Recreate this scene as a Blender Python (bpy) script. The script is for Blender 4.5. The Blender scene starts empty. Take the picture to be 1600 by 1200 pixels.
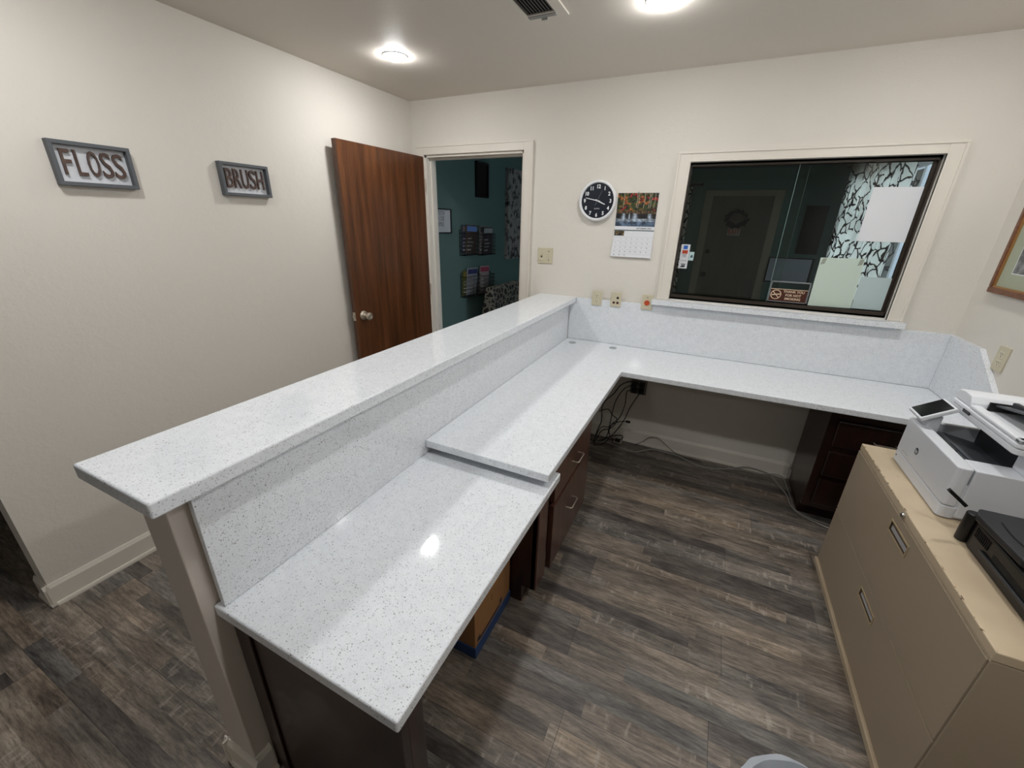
import bpy, math, random
from mathutils import Vector, Matrix, noise as mnoise
random.seed(7)
PI = math.pi
C = bpy.context.scene.collection
sc = bpy.context.scene

# ------------------------------------------------------------------ camera
yaw, pitch, roll = math.radians(-25.2154), math.radians(-21.8017), math.radians(-1.3693)
fw = Vector((math.sin(yaw)*math.cos(pitch), math.cos(yaw)*math.cos(pitch), math.sin(pitch)))
ri = Vector((math.cos(yaw), -math.sin(yaw), 0))
dn = fw.cross(ri)
rr = math.cos(roll)*ri + math.sin(roll)*dn
dd = -math.sin(roll)*ri + math.cos(roll)*dn
cam_data = bpy.data.cameras.new('camera')
cam_data.sensor_width = 36
cam_data.lens = 636.49*36/1600
cam_data.clip_start = 0.02
cam = bpy.data.objects.new('camera', cam_data)
m = Matrix(((rr.x, -dd.x, -fw.x, 2.28503), (rr.y, -dd.y, -fw.y, -2.92102), (rr.z, -dd.z, -fw.z, 1.57531), (0, 0, 0, 1)))
cam.matrix_world = m
C.objects.link(cam)
sc.camera = cam

# ------------------------------------------------------------------ view, world
sc.view_settings.view_transform = 'Standard'
sc.view_settings.look = 'None'
sc.view_settings.gamma = 1
sc.view_settings.use_curve_mapping = False
sc.view_settings.exposure = 1.24
w = bpy.data.worlds.new('daylight')
sc.world = w
w.use_nodes = True
w.node_tree.nodes['Background'].inputs[0].default_value = (0.72, 0.83, 1.0, 1)
w.node_tree.nodes['Background'].inputs[1].default_value = 2.8
LAMP = 106.0        # emission of the ceiling discs

H = 2.391          # ceiling height

# ------------------------------------------------------------------ materials
def lin(c):
    return tuple(((x/255)/12.92 if x/255 <= 0.04045 else ((x/255+0.055)/1.055)**2.4) for x in c) + (1,)

MATS = {}
def mat(name, rgb=None, rough=0.5, metal=0.0, spec=0.5, emit=None, emit_s=0, trans=0, coat=0):
    if name in MATS: return MATS[name]
    mt = bpy.data.materials.new(name); mt.use_nodes = True
    b = mt.node_tree.nodes['Principled BSDF']
    if rgb: b.inputs['Base Color'].default_value = lin(rgb)
    b.inputs['Roughness'].default_value = rough
    b.inputs['Metallic'].default_value = metal
    b.inputs['Specular IOR Level'].default_value = spec
    b.inputs['Coat Weight'].default_value = coat
    if emit:
        b.inputs['Emission Color'].default_value = lin(emit); b.inputs['Emission Strength'].default_value = emit_s
    MATS[name] = mt
    return mt

class N:
    """small node helper"""
    def __init__(s, mt):
        s.t = mt.node_tree; s.b = s.t.nodes['Principled BSDF']; s.L = s.t.links
    def n(s, kind, **kw):
        nd = s.t.nodes.new('ShaderNode'+kind)
        for k, v in kw.items():
            if k in nd.inputs: nd.inputs[k].default_value = v
            else: setattr(nd, k, v)
        return nd
    def l(s, a, b): s.L.new(a, b)
    def coord(s, scale=(1, 1, 1), rot=(0, 0, 0), kind='Object'):
        tc = s.n('TexCoord'); mp = s.n('Mapping')
        mp.inputs['Scale'].default_value = scale; mp.inputs['Rotation'].default_value = rot
        s.l(tc.outputs[kind], mp.inputs[0]); return mp.outputs[0]
    def noise(s, vec, scale, detail=3, rough=0.5):
        nd = s.n('TexNoise'); nd.inputs['Scale'].default_value = scale
        nd.inputs['Detail'].default_value = detail; nd.inputs['Roughness'].default_value = rough
        s.l(vec, nd.inputs['Vector']); return nd
    def ramp(s, fac, stops, interp='LINEAR'):
        r = s.n('ValToRGB'); r.color_ramp.interpolation = interp
        e = r.color_ramp.elements
        while len(e) < len(stops): e.new(0.5)
        for i, (p, c) in enumerate(stops):
            e[i].position = p; e[i].color = c if len(c) == 4 else lin(c)
        s.l(fac, r.inputs[0]); return r.outputs[0]
    def math(s, op, a, b=None, c=None):
        nd = s.n('Math', operation=op)
        for i, v in enumerate((a, b, c)):
            if v is None: continue
            if isinstance(v, (int, float)): nd.inputs[i].default_value = v
            else: s.l(v, nd.inputs[i])
        return nd.outputs[0]
    def mix(s, fac, a, b, blend='MIX'):
        nd = s.n('Mix', data_type='RGBA', blend_type=blend)
        for i, v in ((0, fac), (6, a), (7, b)):
            if isinstance(v, (int, float)): nd.inputs[i].default_value = v
            elif isinstance(v, tuple): nd.inputs[i].default_value = v if len(v) == 4 else lin(v)
            else: s.l(v, nd.inputs[i])
        return nd.outputs[2]
    def bump(s, h, strength=0.2, dist=0.001):
        nd = s.n('Bump'); nd.inputs['Strength'].default_value = strength; nd.inputs['Distance'].default_value = dist
        s.l(h, nd.inputs['Height']); s.l(nd.outputs[0], s.b.inputs['Normal'])

def paint(name, rgb, bump=0.6, rough=0.6):
    mt = mat(name, rgb, rough, spec=0.3); n = N(mt)
    v = n.coord()
    a = n.noise(v, 90, 3, 0.55); b = n.noise(v, 25, 2, 0.5)
    h = n.math('ADD', n.math('MULTIPLY', a.outputs[0], 0.6), b.outputs[0])
    n.bump(h, bump, 0.0022)
    return mt

def wood(name, c0, c1, c2, scale=(14, 14, 1.1), rough=0.35, coat=0.0, big=2.2):
    mt = mat(name, c1, rough, coat=coat); n = N(mt)
    v = n.coord(scale)
    a = n.noise(v, big, 5, 0.6); b = n.noise(v, big*9, 4, 0.7)
    f = n.math('ADD', n.math('MULTIPLY', a.outputs[0], 0.7), n.math('MULTIPLY', b.outputs[0], 0.3))
    n.l(n.ramp(f, [(0.32, c0), (0.5, c1), (0.68, c2)]), n.b.inputs['Base Color'])
    n.bump(b.outputs[0], 0.06, 0.0005)
    return mt

WALL = paint('wall_paint', (222, 217, 208))
CEIL = paint('ceiling_paint', (226, 219, 208), 0.25)
TRIM = mat('trim_paint', (224, 218, 207), 0.35)
TEAL = paint('teal_paint', (92, 118, 114), 0.2)
KNEE = mat('knee_wall_paint', (208, 199, 190), 0.5)

def quartz():
    mt = mat('quartz', (226, 230, 235), 0.07, spec=0.5); n = N(mt)
    v = n.coord()
    def specks(scale, rad, thr):
        vo = n.n('TexVoronoi'); vo.inputs['Scale'].default_value = scale; n.l(v, vo.inputs['Vector'])
        sep = n.n('SeparateColor'); n.l(vo.outputs['Color'], sep.inputs[0])
        r = n.math('MULTIPLY', sep.outputs[1], rad)
        near = n.math('LESS_THAN', vo.outputs['Distance'], r)
        return n.math('MULTIPLY', near, n.math('GREATER_THAN', sep.outputs[0], thr)), sep.outputs[2]
    s1, k1 = specks(230, 0.40, 0.45)
    s2, k2 = specks(120, 0.25, 0.62)
    s3, k3 = specks(330, 0.5, 0.45)
    cl = n.noise(v, 40, 2)
    base = n.ramp(cl.outputs[0], [(0.3, (224, 228, 233)), (0.7, (231, 235, 239))])
    g1 = n.ramp(k1, [(0.0, (176, 177, 177)), (0.7, (196, 197, 199)), (1, (150, 149, 147))])
    g2 = n.ramp(k2, [(0.0, (178, 178, 178)), (0.8, (150, 149, 148)), (1, (118, 115, 112))])
    c = n.mix(n.math('MULTIPLY', s3, 0.35), base, (170, 172, 174))
    c = n.mix(s1, c, g1); c = n.mix(s2, c, g2)
    n.l(c, n.b.inputs['Base Color'])
    return mt
QUARTZ = quartz()

def vinyl():
    mt = mat('vinyl_planks', (100, 92, 85), 0.42, spec=0.4); n = N(mt)
    tc = n.n('TexCoord'); sp = n.n('SeparateXYZ'); n.l(tc.outputs['Object'], sp.inputs[0])
    X, Y = sp.outputs[0], sp.outputs[1]
    def wn(a, b=0.0, seed=0.0):
        cb = n.n('CombineXYZ')
        for i, q in enumerate((a, b, seed)):
            if isinstance(q, (int, float)): cb.inputs[i].default_value = q
            else: n.l(q, cb.inputs[i])
        nd = n.n('TexWhiteNoise'); n.l(cb.outputs[0], nd.inputs['Vector']); return nd
    def strips(width, lmin, seed):
        row = n.math('FLOOR', n.math('DIVIDE', n.math('ADD', Y, 20.0), width))
        off = wn(row, 0.0, seed).outputs['Value']
        xx = n.math('DIVIDE', n.math('ADD', X, n.math('MULTIPLY', off, 7.0)), lmin)
        cell = n.math('FLOOR', n.math('ADD', xx, 50.0))
        fx = n.math('FRACT', n.math('ADD', xx, 50.0))
        fy = n.math('FRACT', n.math('DIVIDE', n.math('ADD', Y, 20.0), width))
        return row, cell, wn(row, cell, seed), fx, fy
    r1, c1, w1, fx1, fy1 = strips(0.0615, 0.78, 1.3)
    r2, c2, w2, fx2, fy2 = strips(0.1845, 1.22, 4.7)
    # grain, stretched along the plank and shifted per strip
    cb = n.n('CombineXYZ')
    n.l(n.math('ADD', n.math('MULTIPLY', X, 1.6), n.math('MULTIPLY', w1.outputs['Value'], 40)), cb.inputs[0])
    n.l(n.math('MULTIPLY', Y, 13.0), cb.inputs[1])
    g = n.noise(cb.outputs[0], 1.6, 6, 0.68); g.inputs['Distortion'].default_value = 0.9
    g2 = n.noise(cb.outputs[0], 8.5, 8, 0.82)
    cb2 = n.n('CombineXYZ'); n.l(n.math('MULTIPLY', X, 46.0), cb2.inputs[0]); n.l(n.math('MULTIPLY', Y, 14.0), cb2.inputs[1])
    saw = n.noise(cb2.outputs[0], 1.0, 2)
    cb3 = n.n('CombineXYZ'); n.l(n.math('ADD', X, n.math('MULTIPLY', w1.outputs['Value'], 9.0)), cb3.inputs[0]); n.l(n.math('MULTIPLY', Y, 2.6), cb3.inputs[1])
    patch = n.noise(cb3.outputs[0], 3.4, 4, 0.6)
    tone = n.math('ADD', n.math('MULTIPLY', w1.outputs['Value'], 0.66), n.math('MULTIPLY', w2.outputs['Value'], 0.34))
    col = n.ramp(tone, [(0.0, (92, 86, 84)), (0.22, (112, 104, 98)), (0.36, (142, 130, 116)), (0.5, (122, 119, 115)),
                        (0.62, (150, 133, 114)), (0.74, (134, 129, 122)), (0.86, (160, 141, 118)), (1.0, (146, 142, 136))])
    gg = n.ramp(g.outputs[0], [(0.34, (118, 114, 112)), (0.46, (190, 187, 184)), (0.58, (232, 230, 226)), (0.72, (255, 255, 255))])
    col = n.mix(0.75, col, gg, 'MULTIPLY')
    fine = n.ramp(g2.outputs[0], [(0.36, (150, 146, 144)), (0.56, (255, 255, 255))])
    col = n.mix(0.85, col, fine, 'MULTIPLY')
    pt = n.ramp(patch.outputs[0], [(0.32, (132, 132, 138)), (0.5, (214, 212, 208)), (0.68, (255, 250, 244))])
    col = n.mix(0.75, col, pt, 'MULTIPLY')
    lime = n.ramp(g2.outputs[0], [(0.56, (0, 0, 0)), (0.68, (255, 255, 255))])
    lm = n.math('MULTIPLY', lime, n.math('MULTIPLY', w1.outputs['Value'], 0.35))
    col = n.mix(lm, col, (178, 173, 166))
    sw = n.math('MULTIPLY', n.ramp(saw.outputs[0], [(0.58, (0, 0, 0)), (0.70, (255, 255, 255))]), n.math('MULTIPLY', n.math('GREATER_THAN', w1.outputs['Value'], 0.6), 0.22))
    col = n.mix(sw, col, (176, 166, 152))
    # dark joints round each plank
    jx = n.math('LESS_THAN', fx2, 0.0018); jy = n.math('LESS_THAN', fy2, 0.010)
    col = n.mix(n.math('MULTIPLY', n.math('MAXIMUM', jx, jy), 0.7), col, (40, 36, 33))
    br = n.n('BrightContrast'); br.inputs[1].default_value = 0.0
    hs = n.n('HueSaturation'); hs.inputs['Value'].default_value = 1.62; hs.inputs['Saturation'].default_value = 0.8
    n.l(col, hs.inputs['Color']); n.l(hs.outputs[0], n.b.inputs['Base Color'])
    n.bump(g2.outputs[0], 0.12, 0.0008)
    return mt
VINYL = vinyl()

DOORWOOD = wood('door_veneer', (56, 30, 12), (90, 51, 23), (116, 70, 36), (16, 16, 0.8), 0.38, 0.15, 1.6)
CABWOOD = wood('cabinet_wood', (26, 14, 11), (40, 21, 16), (54, 30, 22), (16, 16, 1.2), 0.32, 0.2)
CABWOOD_LIT = wood('cabinet_wood_lit', (56, 33, 25), (78, 48, 37), (96, 62, 48), (14, 14, 1.3), 0.35, 0.2)  # paler copy of the cabinet wood, light on the fronts put into the colour
BLACKISH = mat('dark_gap', (12, 10, 9), 0.8)
TAN = mat('tan_enamel', (164, 149, 128), 0.42)
def worn_lit_tan():
    mt = mat('worn_lit_tan_enamel', (206, 184, 150), 0.42); n = N(mt)
    v = n.coord()
    a = n.noise(v, 5, 3)
    c = n.ramp(a.outputs[0], [(0.35, (188, 170, 142)), (0.7, (206, 188, 160))])  # same tan as the front, paler: light on the top painted in
    # bare chips: along the front edge, and scattered scratches at the far end
    geo = n.n('NewGeometry'); sp = n.n('SeparateXYZ'); n.l(geo.outputs['Position'], sp.inputs[0])
    x_, y_, z_ = sp.outputs
    e1 = n.noise(n.coord((90, 42, 90)), 1.0, 4, 0.7)
    edge = n.math('MULTIPLY', n.math('LESS_THAN', x_, 3.0295), n.math('GREATER_THAN', z_, 0.679))
    chip = n.math('MULTIPLY', edge, n.math('GREATER_THAN', e1.outputs[0], 0.575))
    s_ = n.noise(n.coord((70, 20, 70)), 1.3, 5, 0.75)
    far = n.math('GREATER_THAN', y_, -1.12)
    scr = n.math('MULTIPLY', far, n.math('GREATER_THAN', s_.outputs[0], 0.66))
    scr2 = n.math('GREATER_THAN', s_.outputs[0], 0.76)
    c = n.mix(n.math('MAXIMUM', n.math('MAXIMUM', chip, scr), scr2), c, (112, 90, 68))
    n.l(c, n.b.inputs['Base Color']); return mt
TANTOP = worn_lit_tan()
WHITEP = mat('white_plastic', (214, 217, 222), 0.38)
WHITEP2 = mat('bright_white_plastic', (228, 231, 236), 0.3)
GREYP = mat('grey_plastic', (78, 82, 88), 0.4)
DGREYP = mat('dark_grey_plastic', (44, 46, 50), 0.45)
BLACKP = mat('black_plastic', (15, 15, 16), 0.42)
BLACKG = mat('black_gloss', (14, 14, 16), 0.12)
IVORY = mat('ivory_plastic', (204, 196, 170), 0.4)
IVORY2 = mat('ivory_device', (212, 205, 180), 0.35)
ORANGE = mat('orange_receptacle', (200, 78, 36), 0.45)
DARKHOLE = mat('dark_slot', (28, 24, 20), 0.7)
CHROME = mat('chrome', (200, 198, 192), 0.18, 1.0)
NICKEL = mat('satin_nickel', (206, 196, 180), 0.32, 0.75)
BRONZE = mat('bronze_aluminium', (58, 50, 42), 0.35, 0.3)
SLATE = mat('slate_grey_frame', (88, 92, 96), 0.55)
SIGNBACK = mat('sign_backboard', (214, 217, 222), 0.6)
LETTER = wood('letter_brown', (60, 44, 38), (80, 60, 52), (96, 76, 66), (8, 8, 8), 0.55)
PAPER = mat('white_paper', (226, 228, 232), 0.85)
PAPER_GREEN = mat('pale_green_paper', (196, 212, 200), 0.8)
PAPER_BLUE = mat('pale_blue_paper', (182, 200, 200), 0.8)
TAPE = mat('tape', (150, 160, 145), 0.3)
INK = mat('ink', (40, 40, 46), 0.7)
INKG = mat('grey_ink', (120, 124, 132), 0.7)
NAVY = mat('navy_dial', (14, 22, 36), 0.35)
WHITEENAMEL = mat('white_enamel', (236, 238, 240), 0.3)
CARD = mat('kraft_cardboard', (146, 104, 62), 0.8)
BLUEC = mat('blue_print', (36, 62, 104), 0.7)
CORD_G = mat('grey_cable', (150, 148, 142), 0.5)
BROWNSIGN = mat('brown_sign', (72, 33, 20), 0.4)
CREAM = mat('cream_lettering', (222, 200, 172), 0.5)
GREYMETAL = mat('grey_metal', (140, 146, 148), 0.35, 0.6)
EXITRED = mat('exit_red', (176, 42, 36), 0.5)
LINER = mat('bin_liner', (176, 182, 190), 0.35)
BLINDW = mat('painted_window', (232, 236, 240), 0.4)

def glass(name, tint=(1, 1, 1, 1), ior=1.5):
    mt = bpy.data.materials.new(name); mt.use_nodes = True
    t = mt.node_tree; t.nodes.clear()
    o = t.nodes.new('ShaderNodeOutputMaterial'); mx = t.nodes.new('ShaderNodeMixShader')
    fr = t.nodes.new('ShaderNodeFresnel'); fr.inputs[0].default_value = ior
    tr = t.nodes.new('ShaderNodeBsdfTransparent'); tr.inputs[0].default_value = tint
    gl = t.nodes.new('ShaderNodeBsdfGlossy'); gl.inputs['Roughness'].default_value = 0.0
    t.links.new(fr.outputs[0], mx.inputs[0]); t.links.new(tr.outputs[0], mx.inputs[1])
    t.links.new(gl.outputs[0], mx.inputs[2]); t.links.new(mx.outputs[0], o.inputs[0])
    return mt
GLASS = glass('window_glass', (0.86, 0.90, 0.89, 1))
CLEAR = glass('clear_glass', (0.96, 0.98, 0.98, 1))

def lamp_mat():
    mt = bpy.data.materials.new('lamp_lens'); mt.use_nodes = True
    b = mt.node_tree.nodes['Principled BSDF']
    b.inputs['Base Color'].default_value = (0.9, 0.9, 0.88, 1)
    b.inputs['Emission Color'].default_value = (0.985, 0.985, 0.985, 1)
    b.inputs['Emission Strength'].default_value = LAMP
    return mt
LENS = lamp_mat()

def lattice(name, ground, line, scale, thick, fabric=True, trans=0.0, stretch=(1, 1, 1)):
    mt = mat(name, ground, 0.85); n = N(mt)
    v = n.coord(stretch)
    vo = n.n('TexVoronoi', feature='DISTANCE_TO_EDGE'); vo.inputs['Scale'].default_value = scale
    nz = n.noise(v, scale*1.3, 2); add = n.n('VectorMath', operation='ADD'); sc2 = n.n('VectorMath', operation='SCALE')
    sc2.inputs['Scale'].default_value = 0.05
    n.l(nz.outputs['Color'], sc2.inputs[0]); n.l(v, add.inputs[0]); n.l(sc2.outputs[0], add.inputs[1])
    n.l(add.outputs[0], vo.inputs['Vector'])
    f = n.math('LESS_THAN', vo.outputs['Distance'], thick)
    c = n.mix(f, ground, line)
    n.l(c, n.b.inputs['Base Color'])
    if trans:
        t = n.t; tl = t.nodes.new('ShaderNodeBsdfTranslucent'); mx = t.nodes.new('ShaderNodeMixShader')
        mx.inputs[0].default_value = trans; n.l(c, tl.inputs[0])
        n.l(n.b.outputs[0], mx.inputs[1]); n.l(tl.outputs[0], mx.inputs[2])
        out = [q for q in t.nodes if q.type == 'OUTPUT_MATERIAL'][0]; n.l(mx.outputs[0], out.inputs[0])
    return mt
CURTAIN = lattice('lattice_curtain', (232, 230, 222), (22, 24, 32), 12, 0.062, trans=0.68, stretch=(1, 1, 0.8))
UPHOL = lattice('lattice_upholstery', (34, 33, 31), (122, 118, 106), 17, 0.12)

def blotch(name, a, b, scale, lo=0.5, hi=0.62, c=None):
    mt = mat(name, a, 0.8); n = N(mt)
    q = n.noise(n.coord(), scale, 5, 0.65)
    stops = [(lo, a), (hi, b)] + ([(0.8, c)] if c else [])
    n.l(n.ramp(q.outputs[0], stops), n.b.inputs['Base Color']); return mt
CANVAS = blotch('floral_canvas', (150, 148, 144), (48, 46, 46), 14, 0.5, 0.6)
PRINTGREY = blotch('grey_print', (96, 98, 100), (150, 152, 150), 22, 0.4, 0.6)
VC = mat('printed_picture', None, 0.45)
_n = N(VC); _a = _n.n('Attribute', attribute_name='Col'); _n.l(_a.outputs['Color'], _n.b.inputs['Base Color'])
DULLSCREEN = mat('grey_screen', (168, 172, 184), 0.4)

# ------------------------------------------------------------------ mesh helpers
class MB:
    def __init__(s): s.v = []; s.f = []; s.mi = []; s.cols = None
    def add(s, vs, fs, mi=0):
        k = len(s.v); s.v += [tuple(p) for p in vs]
        for f in fs: s.f.append(tuple(i+k for i in f)); s.mi.append(mi)
        return s
    def box(s, x0, x1, y0, y1, z0, z1, mi=0):
        x0, x1 = min(x0, x1), max(x0, x1); y0, y1 = min(y0, y1), max(y0, y1); z0, z1 = min(z0, z1), max(z0, z1)
        vs = [(x, y, z) for x in (x0, x1) for y in (y0, y1) for z in (z0, z1)]
        return s.add(vs, [(0, 1, 3, 2), (4, 6, 7, 5), (0, 4, 5, 1), (2, 3, 7, 6), (0, 2, 6, 4), (1, 5, 7, 3)], mi)
    def prism(s, poly, ax, h0, h1, mi=0):
        """poly in the two other axes (in x,y,z order), extruded along ax"""
        area = sum(poly[i][0]*poly[(i+1) % len(poly)][1]-poly[(i+1) % len(poly)][0]*poly[i][1] for i in range(len(poly)))
        if area < 0: poly = poly[::-1]
        if ax == 'y': poly = poly[::-1]
        def P(p, h):
            return {'x': (h, p[0], p[1]), 'y': (p[0], h, p[1]), 'z': (p[0], p[1], h)}[ax]
        n = len(poly); vs = [P(p, h0) for p in poly]+[P(p, h1) for p in poly]
        fs = [tuple(range(n-1, -1, -1)), tuple(range(n, 2*n))]
        fs += [(i, (i+1) % n, n+(i+1) % n, n+i) for i in range(n)]
        return s.add(vs, fs, mi)
    def cyl(s, c, ax, r, h, n=24, mi=0, r2=None):
        """from c along vector ax*h"""
        r2 = r if r2 is None else r2
        a = Vector(ax).normalized(); c = Vector(c)
        u = a.orthogonal().normalized(); w_ = a.cross(u)
        vs = []
        for k, (rad, t) in enumerate(((r, 0), (r2, h))):
            for i in range(n):
                q = 2*PI*i/n; vs.append(c+a*t+(u*math.cos(q)+w_*math.sin(q))*rad)
        fs = [tuple(range(n-1, -1, -1)), tuple(range(n, 2*n))]+[(i, (i+1) % n, n+(i+1) % n, n+i) for i in range(n)]
        return s.add(vs, fs, mi)
    def lathe(s, c, ax, prof, n=48, mi=0):
        """prof: (radius, height) pairs along the axis"""
        a = Vector(ax).normalized(); c = Vector(c); u = a.orthogonal().normalized(); w_ = a.cross(u)
        vs = []; k = len(prof)
        for r, t in prof:
            for i in range(n):
                q = 2*PI*i/n; vs.append(c+a*t+(u*math.cos(q)+w_*math.sin(q))*max(r, 1e-4))
        fs = []
        for j in range(k-1):
            for i in range(n): fs.append((j*n+i, j*n+(i+1) % n, (j+1)*n+(i+1) % n, (j+1)*n+i))
        fs.append(tuple(range(n-1, -1, -1))); fs.append(tuple(range((k-1)*n, k*n)))
        return s.add(vs, fs, mi)
    def tube(s, pts, r, n=8, mi=0, smooth=0):
        P = [Vector(p) for p in pts]
        if smooth:
            Q = []
            for i in range(len(P)-1):
                p0 = P[max(i-1, 0)]; p1 = P[i]; p2 = P[i+1]; p3 = P[min(i+2, len(P)-1)]
                for k in range(smooth):
                    t = k/smooth
                    Q.append(0.5*((2*p1)+(-p0+p2)*t+(2*p0-5*p1+4*p2-p3)*t*t+(-p0+3*p1-3*p2+p3)*t*t*t))
            Q.append(P[-1]); P = Q
        vs = []; m_ = len(P); u = None
        for i, p in enumerate(P):
            d = (P[min(i+1, m_-1)]-P[max(i-1, 0)]).normalized()
            u = d.orthogonal().normalized() if u is None else (u-d*u.dot(d)).normalized()
            w_ = d.cross(u)
            for k in range(n):
                q = 2*PI*k/n; vs.append(p+(u*math.cos(q)+w_*math.sin(q))*r)
        fs = [(i*n+k, i*n+(k+1) % n, (i+1)*n+(k+1) % n, (i+1)*n+k) for i in range(m_-1) for k in range(n)]
        fs += [tuple(range(n-1, -1, -1)), tuple(range((m_-1)*n, m_*n))]
        return s.add(vs, fs, mi)
    def text(s, body, size, org, xd, yd, depth=0.0005, mi=0, bold=0.0, sx=1.0, align='CENTER'):
        cu = bpy.data.curves.new('lettering', 'FONT'); cu.body = body; cu.size = size; cu.extrude = depth/2
        cu.offset = bold; cu.align_x = align; cu.align_y = 'CENTER'; cu.resolution_u = 3
        o = bpy.data.objects.new('lettering', cu); me = bpy.data.meshes.new_from_object(o)
        xd = Vector(xd).normalized(); yd = Vector(yd).normalized(); zd = xd.cross(yd); org = Vector(org)
        vs = [org+xd*v.co.x*sx+yd*v.co.y+zd*(v.co.z+depth/2) for v in me.vertices]
        s.add(vs, [tuple(p.vertices) for p in me.polygons], mi)
        bpy.data.meshes.remove(me); bpy.data.objects.remove(o); bpy.data.curves.remove(cu)
        return s

def wloc(o):
    v = Vector((0, 0, 0))
    while o is not None: v += Vector(o.location); o = o.parent
    return v

def obj(name, mb, mats, parent=None, bevel=0, seg=2, smooth=False, subsurf=0):
    if not isinstance(mats, (list, tuple)): mats = [mats]
    xs = [v[0] for v in mb.v]; ys = [v[1] for v in mb.v]; zs = [v[2] for v in mb.v]
    if parent is None: base = Vector(((min(xs)+max(xs))/2, (min(ys)+max(ys))/2, min(zs))); loc = base
    else: base = wloc(parent); loc = Vector((0, 0, 0))
    me = bpy.data.meshes.new(name)
    me.from_pydata([tuple(Vector(v)-base) for v in mb.v], [], mb.f); me.update()
    for mt in mats: me.materials.append(mt)
    for p, k in zip(me.polygons, mb.mi): p.material_index = k
    if mb.cols:
        at = me.color_attributes.new('Col', 'FLOAT_COLOR', 'POINT')
        for i, c in enumerate(mb.cols): at.data[i].color = c
    if smooth:
        for p in me.polygons: p.use_smooth = True
        try: me.set_sharp_from_angle(angle=math.radians(40))
        except Exception: pass
    o = bpy.data.objects.new(name, me); o.location = loc; C.objects.link(o)
    if parent is not None: o.parent = parent
    if bevel:
        b = o.modifiers.new('bevel', 'BEVEL'); b.width = bevel; b.segments = seg; b.limit_method = 'ANGLE'; b.angle_limit = math.radians(35)
        b.harden_normals = False
    return o

def tag(o, label, cat, group=None, kind=None):
    if label: o['label'] = label
    if cat: o['category'] = cat
    if group: o['group'] = group
    if kind: o['kind'] = kind
    return o
def thing(name, label, cat, loc, group=None):
    o = bpy.data.objects.new(name, None); o.location = loc; o.empty_display_size = 0.05; C.objects.link(o)
    return tag(o, label, cat, group)
def struct(name, mb, mats, label, cat, bevel=0, **kw):
    o = obj(name, mb, mats, None, bevel, **kw); return tag(o, label, cat, kind='structure')
def box(*a): return MB().box(*a)
def copy_thing(root, label, loc, name=None):
    r = root.copy(); C.objects.link(r); r.location = loc; r['label'] = label
    for ch in list(root.children):
        c = ch.copy(); C.objects.link(c); c.parent = r
        for g in list(ch.children):
            d = g.copy(); C.objects.link(d); d.parent = c
    return r

# ================================================================== SETTING
FX0, FX1, FY0, FY1 = -1.7, 3.62, -6.6, 3.45
struct('floor', box(FX0, FX1, FY0, FY1, -0.08, 0.0), VINYL, 'grey brown wood-look vinyl plank floor', 'floor')
struct('ceiling', box(FX0, FX1, FY0, FY1, H, H+0.08), CEIL, 'beige textured ceiling with round lights and a vent', 'ceiling')
struct('wall_left', box(-0.1, 0, -2.607, 0.0, 0, H), WALL, 'beige textured left wall carrying the FLOSS and BRUSH signs', 'wall')
# door opening x .118-.965 z<2.03 ; window opening x 2.049-3.195 z 1.117-1.922
DX0, DX1, DZ = 0.118, 0.965, 2.03
WX0, WX1, WZ0, WZ1 = 2.049, 3.195, 1.117, 1.922
def holed(y0, y1):
    b = MB()
    b.box(0.0, DX0, y0, y1, 0, H); b.box(DX0, DX1, y0, y1, DZ, H)
    b.box(DX1, WX0, y0, y1, 0, H); b.box(WX0, WX1, y0, y1, 0, WZ0); b.box(WX0, WX1, y0, y1, WZ1, H)
    b.box(WX1, 3.5, y0, y1, 0, H)
    return b
struct('wall_back', holed(0.0, 0.06), WALL, 'beige back wall with the doorway, clock, calendar and reception window', 'wall')
struct('wall_waiting_near', holed(0.0605, 0.12), TEAL, 'teal waiting room side of the wall with the reception window', 'wall')
struct('wall_right', box(3.5, 3.62, FY0, 0.0605, 0, H), WALL, 'beige right wall behind the white printer', 'wall')
struct('wall_rear', box(FX0, 3.5, FY0, FY0+0.1, 0, H), WALL, 'beige wall behind the viewer reflected in the window', 'wall')
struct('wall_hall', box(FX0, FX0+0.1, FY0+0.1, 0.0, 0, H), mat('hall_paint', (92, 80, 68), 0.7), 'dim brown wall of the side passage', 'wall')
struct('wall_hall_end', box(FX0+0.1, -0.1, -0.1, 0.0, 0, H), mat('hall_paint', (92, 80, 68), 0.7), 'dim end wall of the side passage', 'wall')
struct('wall_waiting_left', box(-0.1, 0, 0.0605, 3.3, 0, H), TEAL, 'teal waiting room wall with the magazine racks', 'wall')
struct('wall_waiting_far', box(-0.1, 3.62, 3.3, 3.42, 0, H), TEAL, 'teal far wall of the waiting room', 'wall')
wr = MB()
VY0, VY1, VZ0, VZ1 = 0.62, 2.95, 0.55, 2.06
wr.box(3.5, 3.62, 0.121, VY0, 0, H); wr.box(3.5, 3.62, VY1, 3.3, 0, H); wr.box(3.5, 3.62, VY0, VY1, 0, VZ0); wr.box(3.5, 3.62, VY0, VY1, VZ1, H)
struct('wall_waiting_right', wr, TEAL, 'teal waiting room wall with the curtained window', 'wall')

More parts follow.
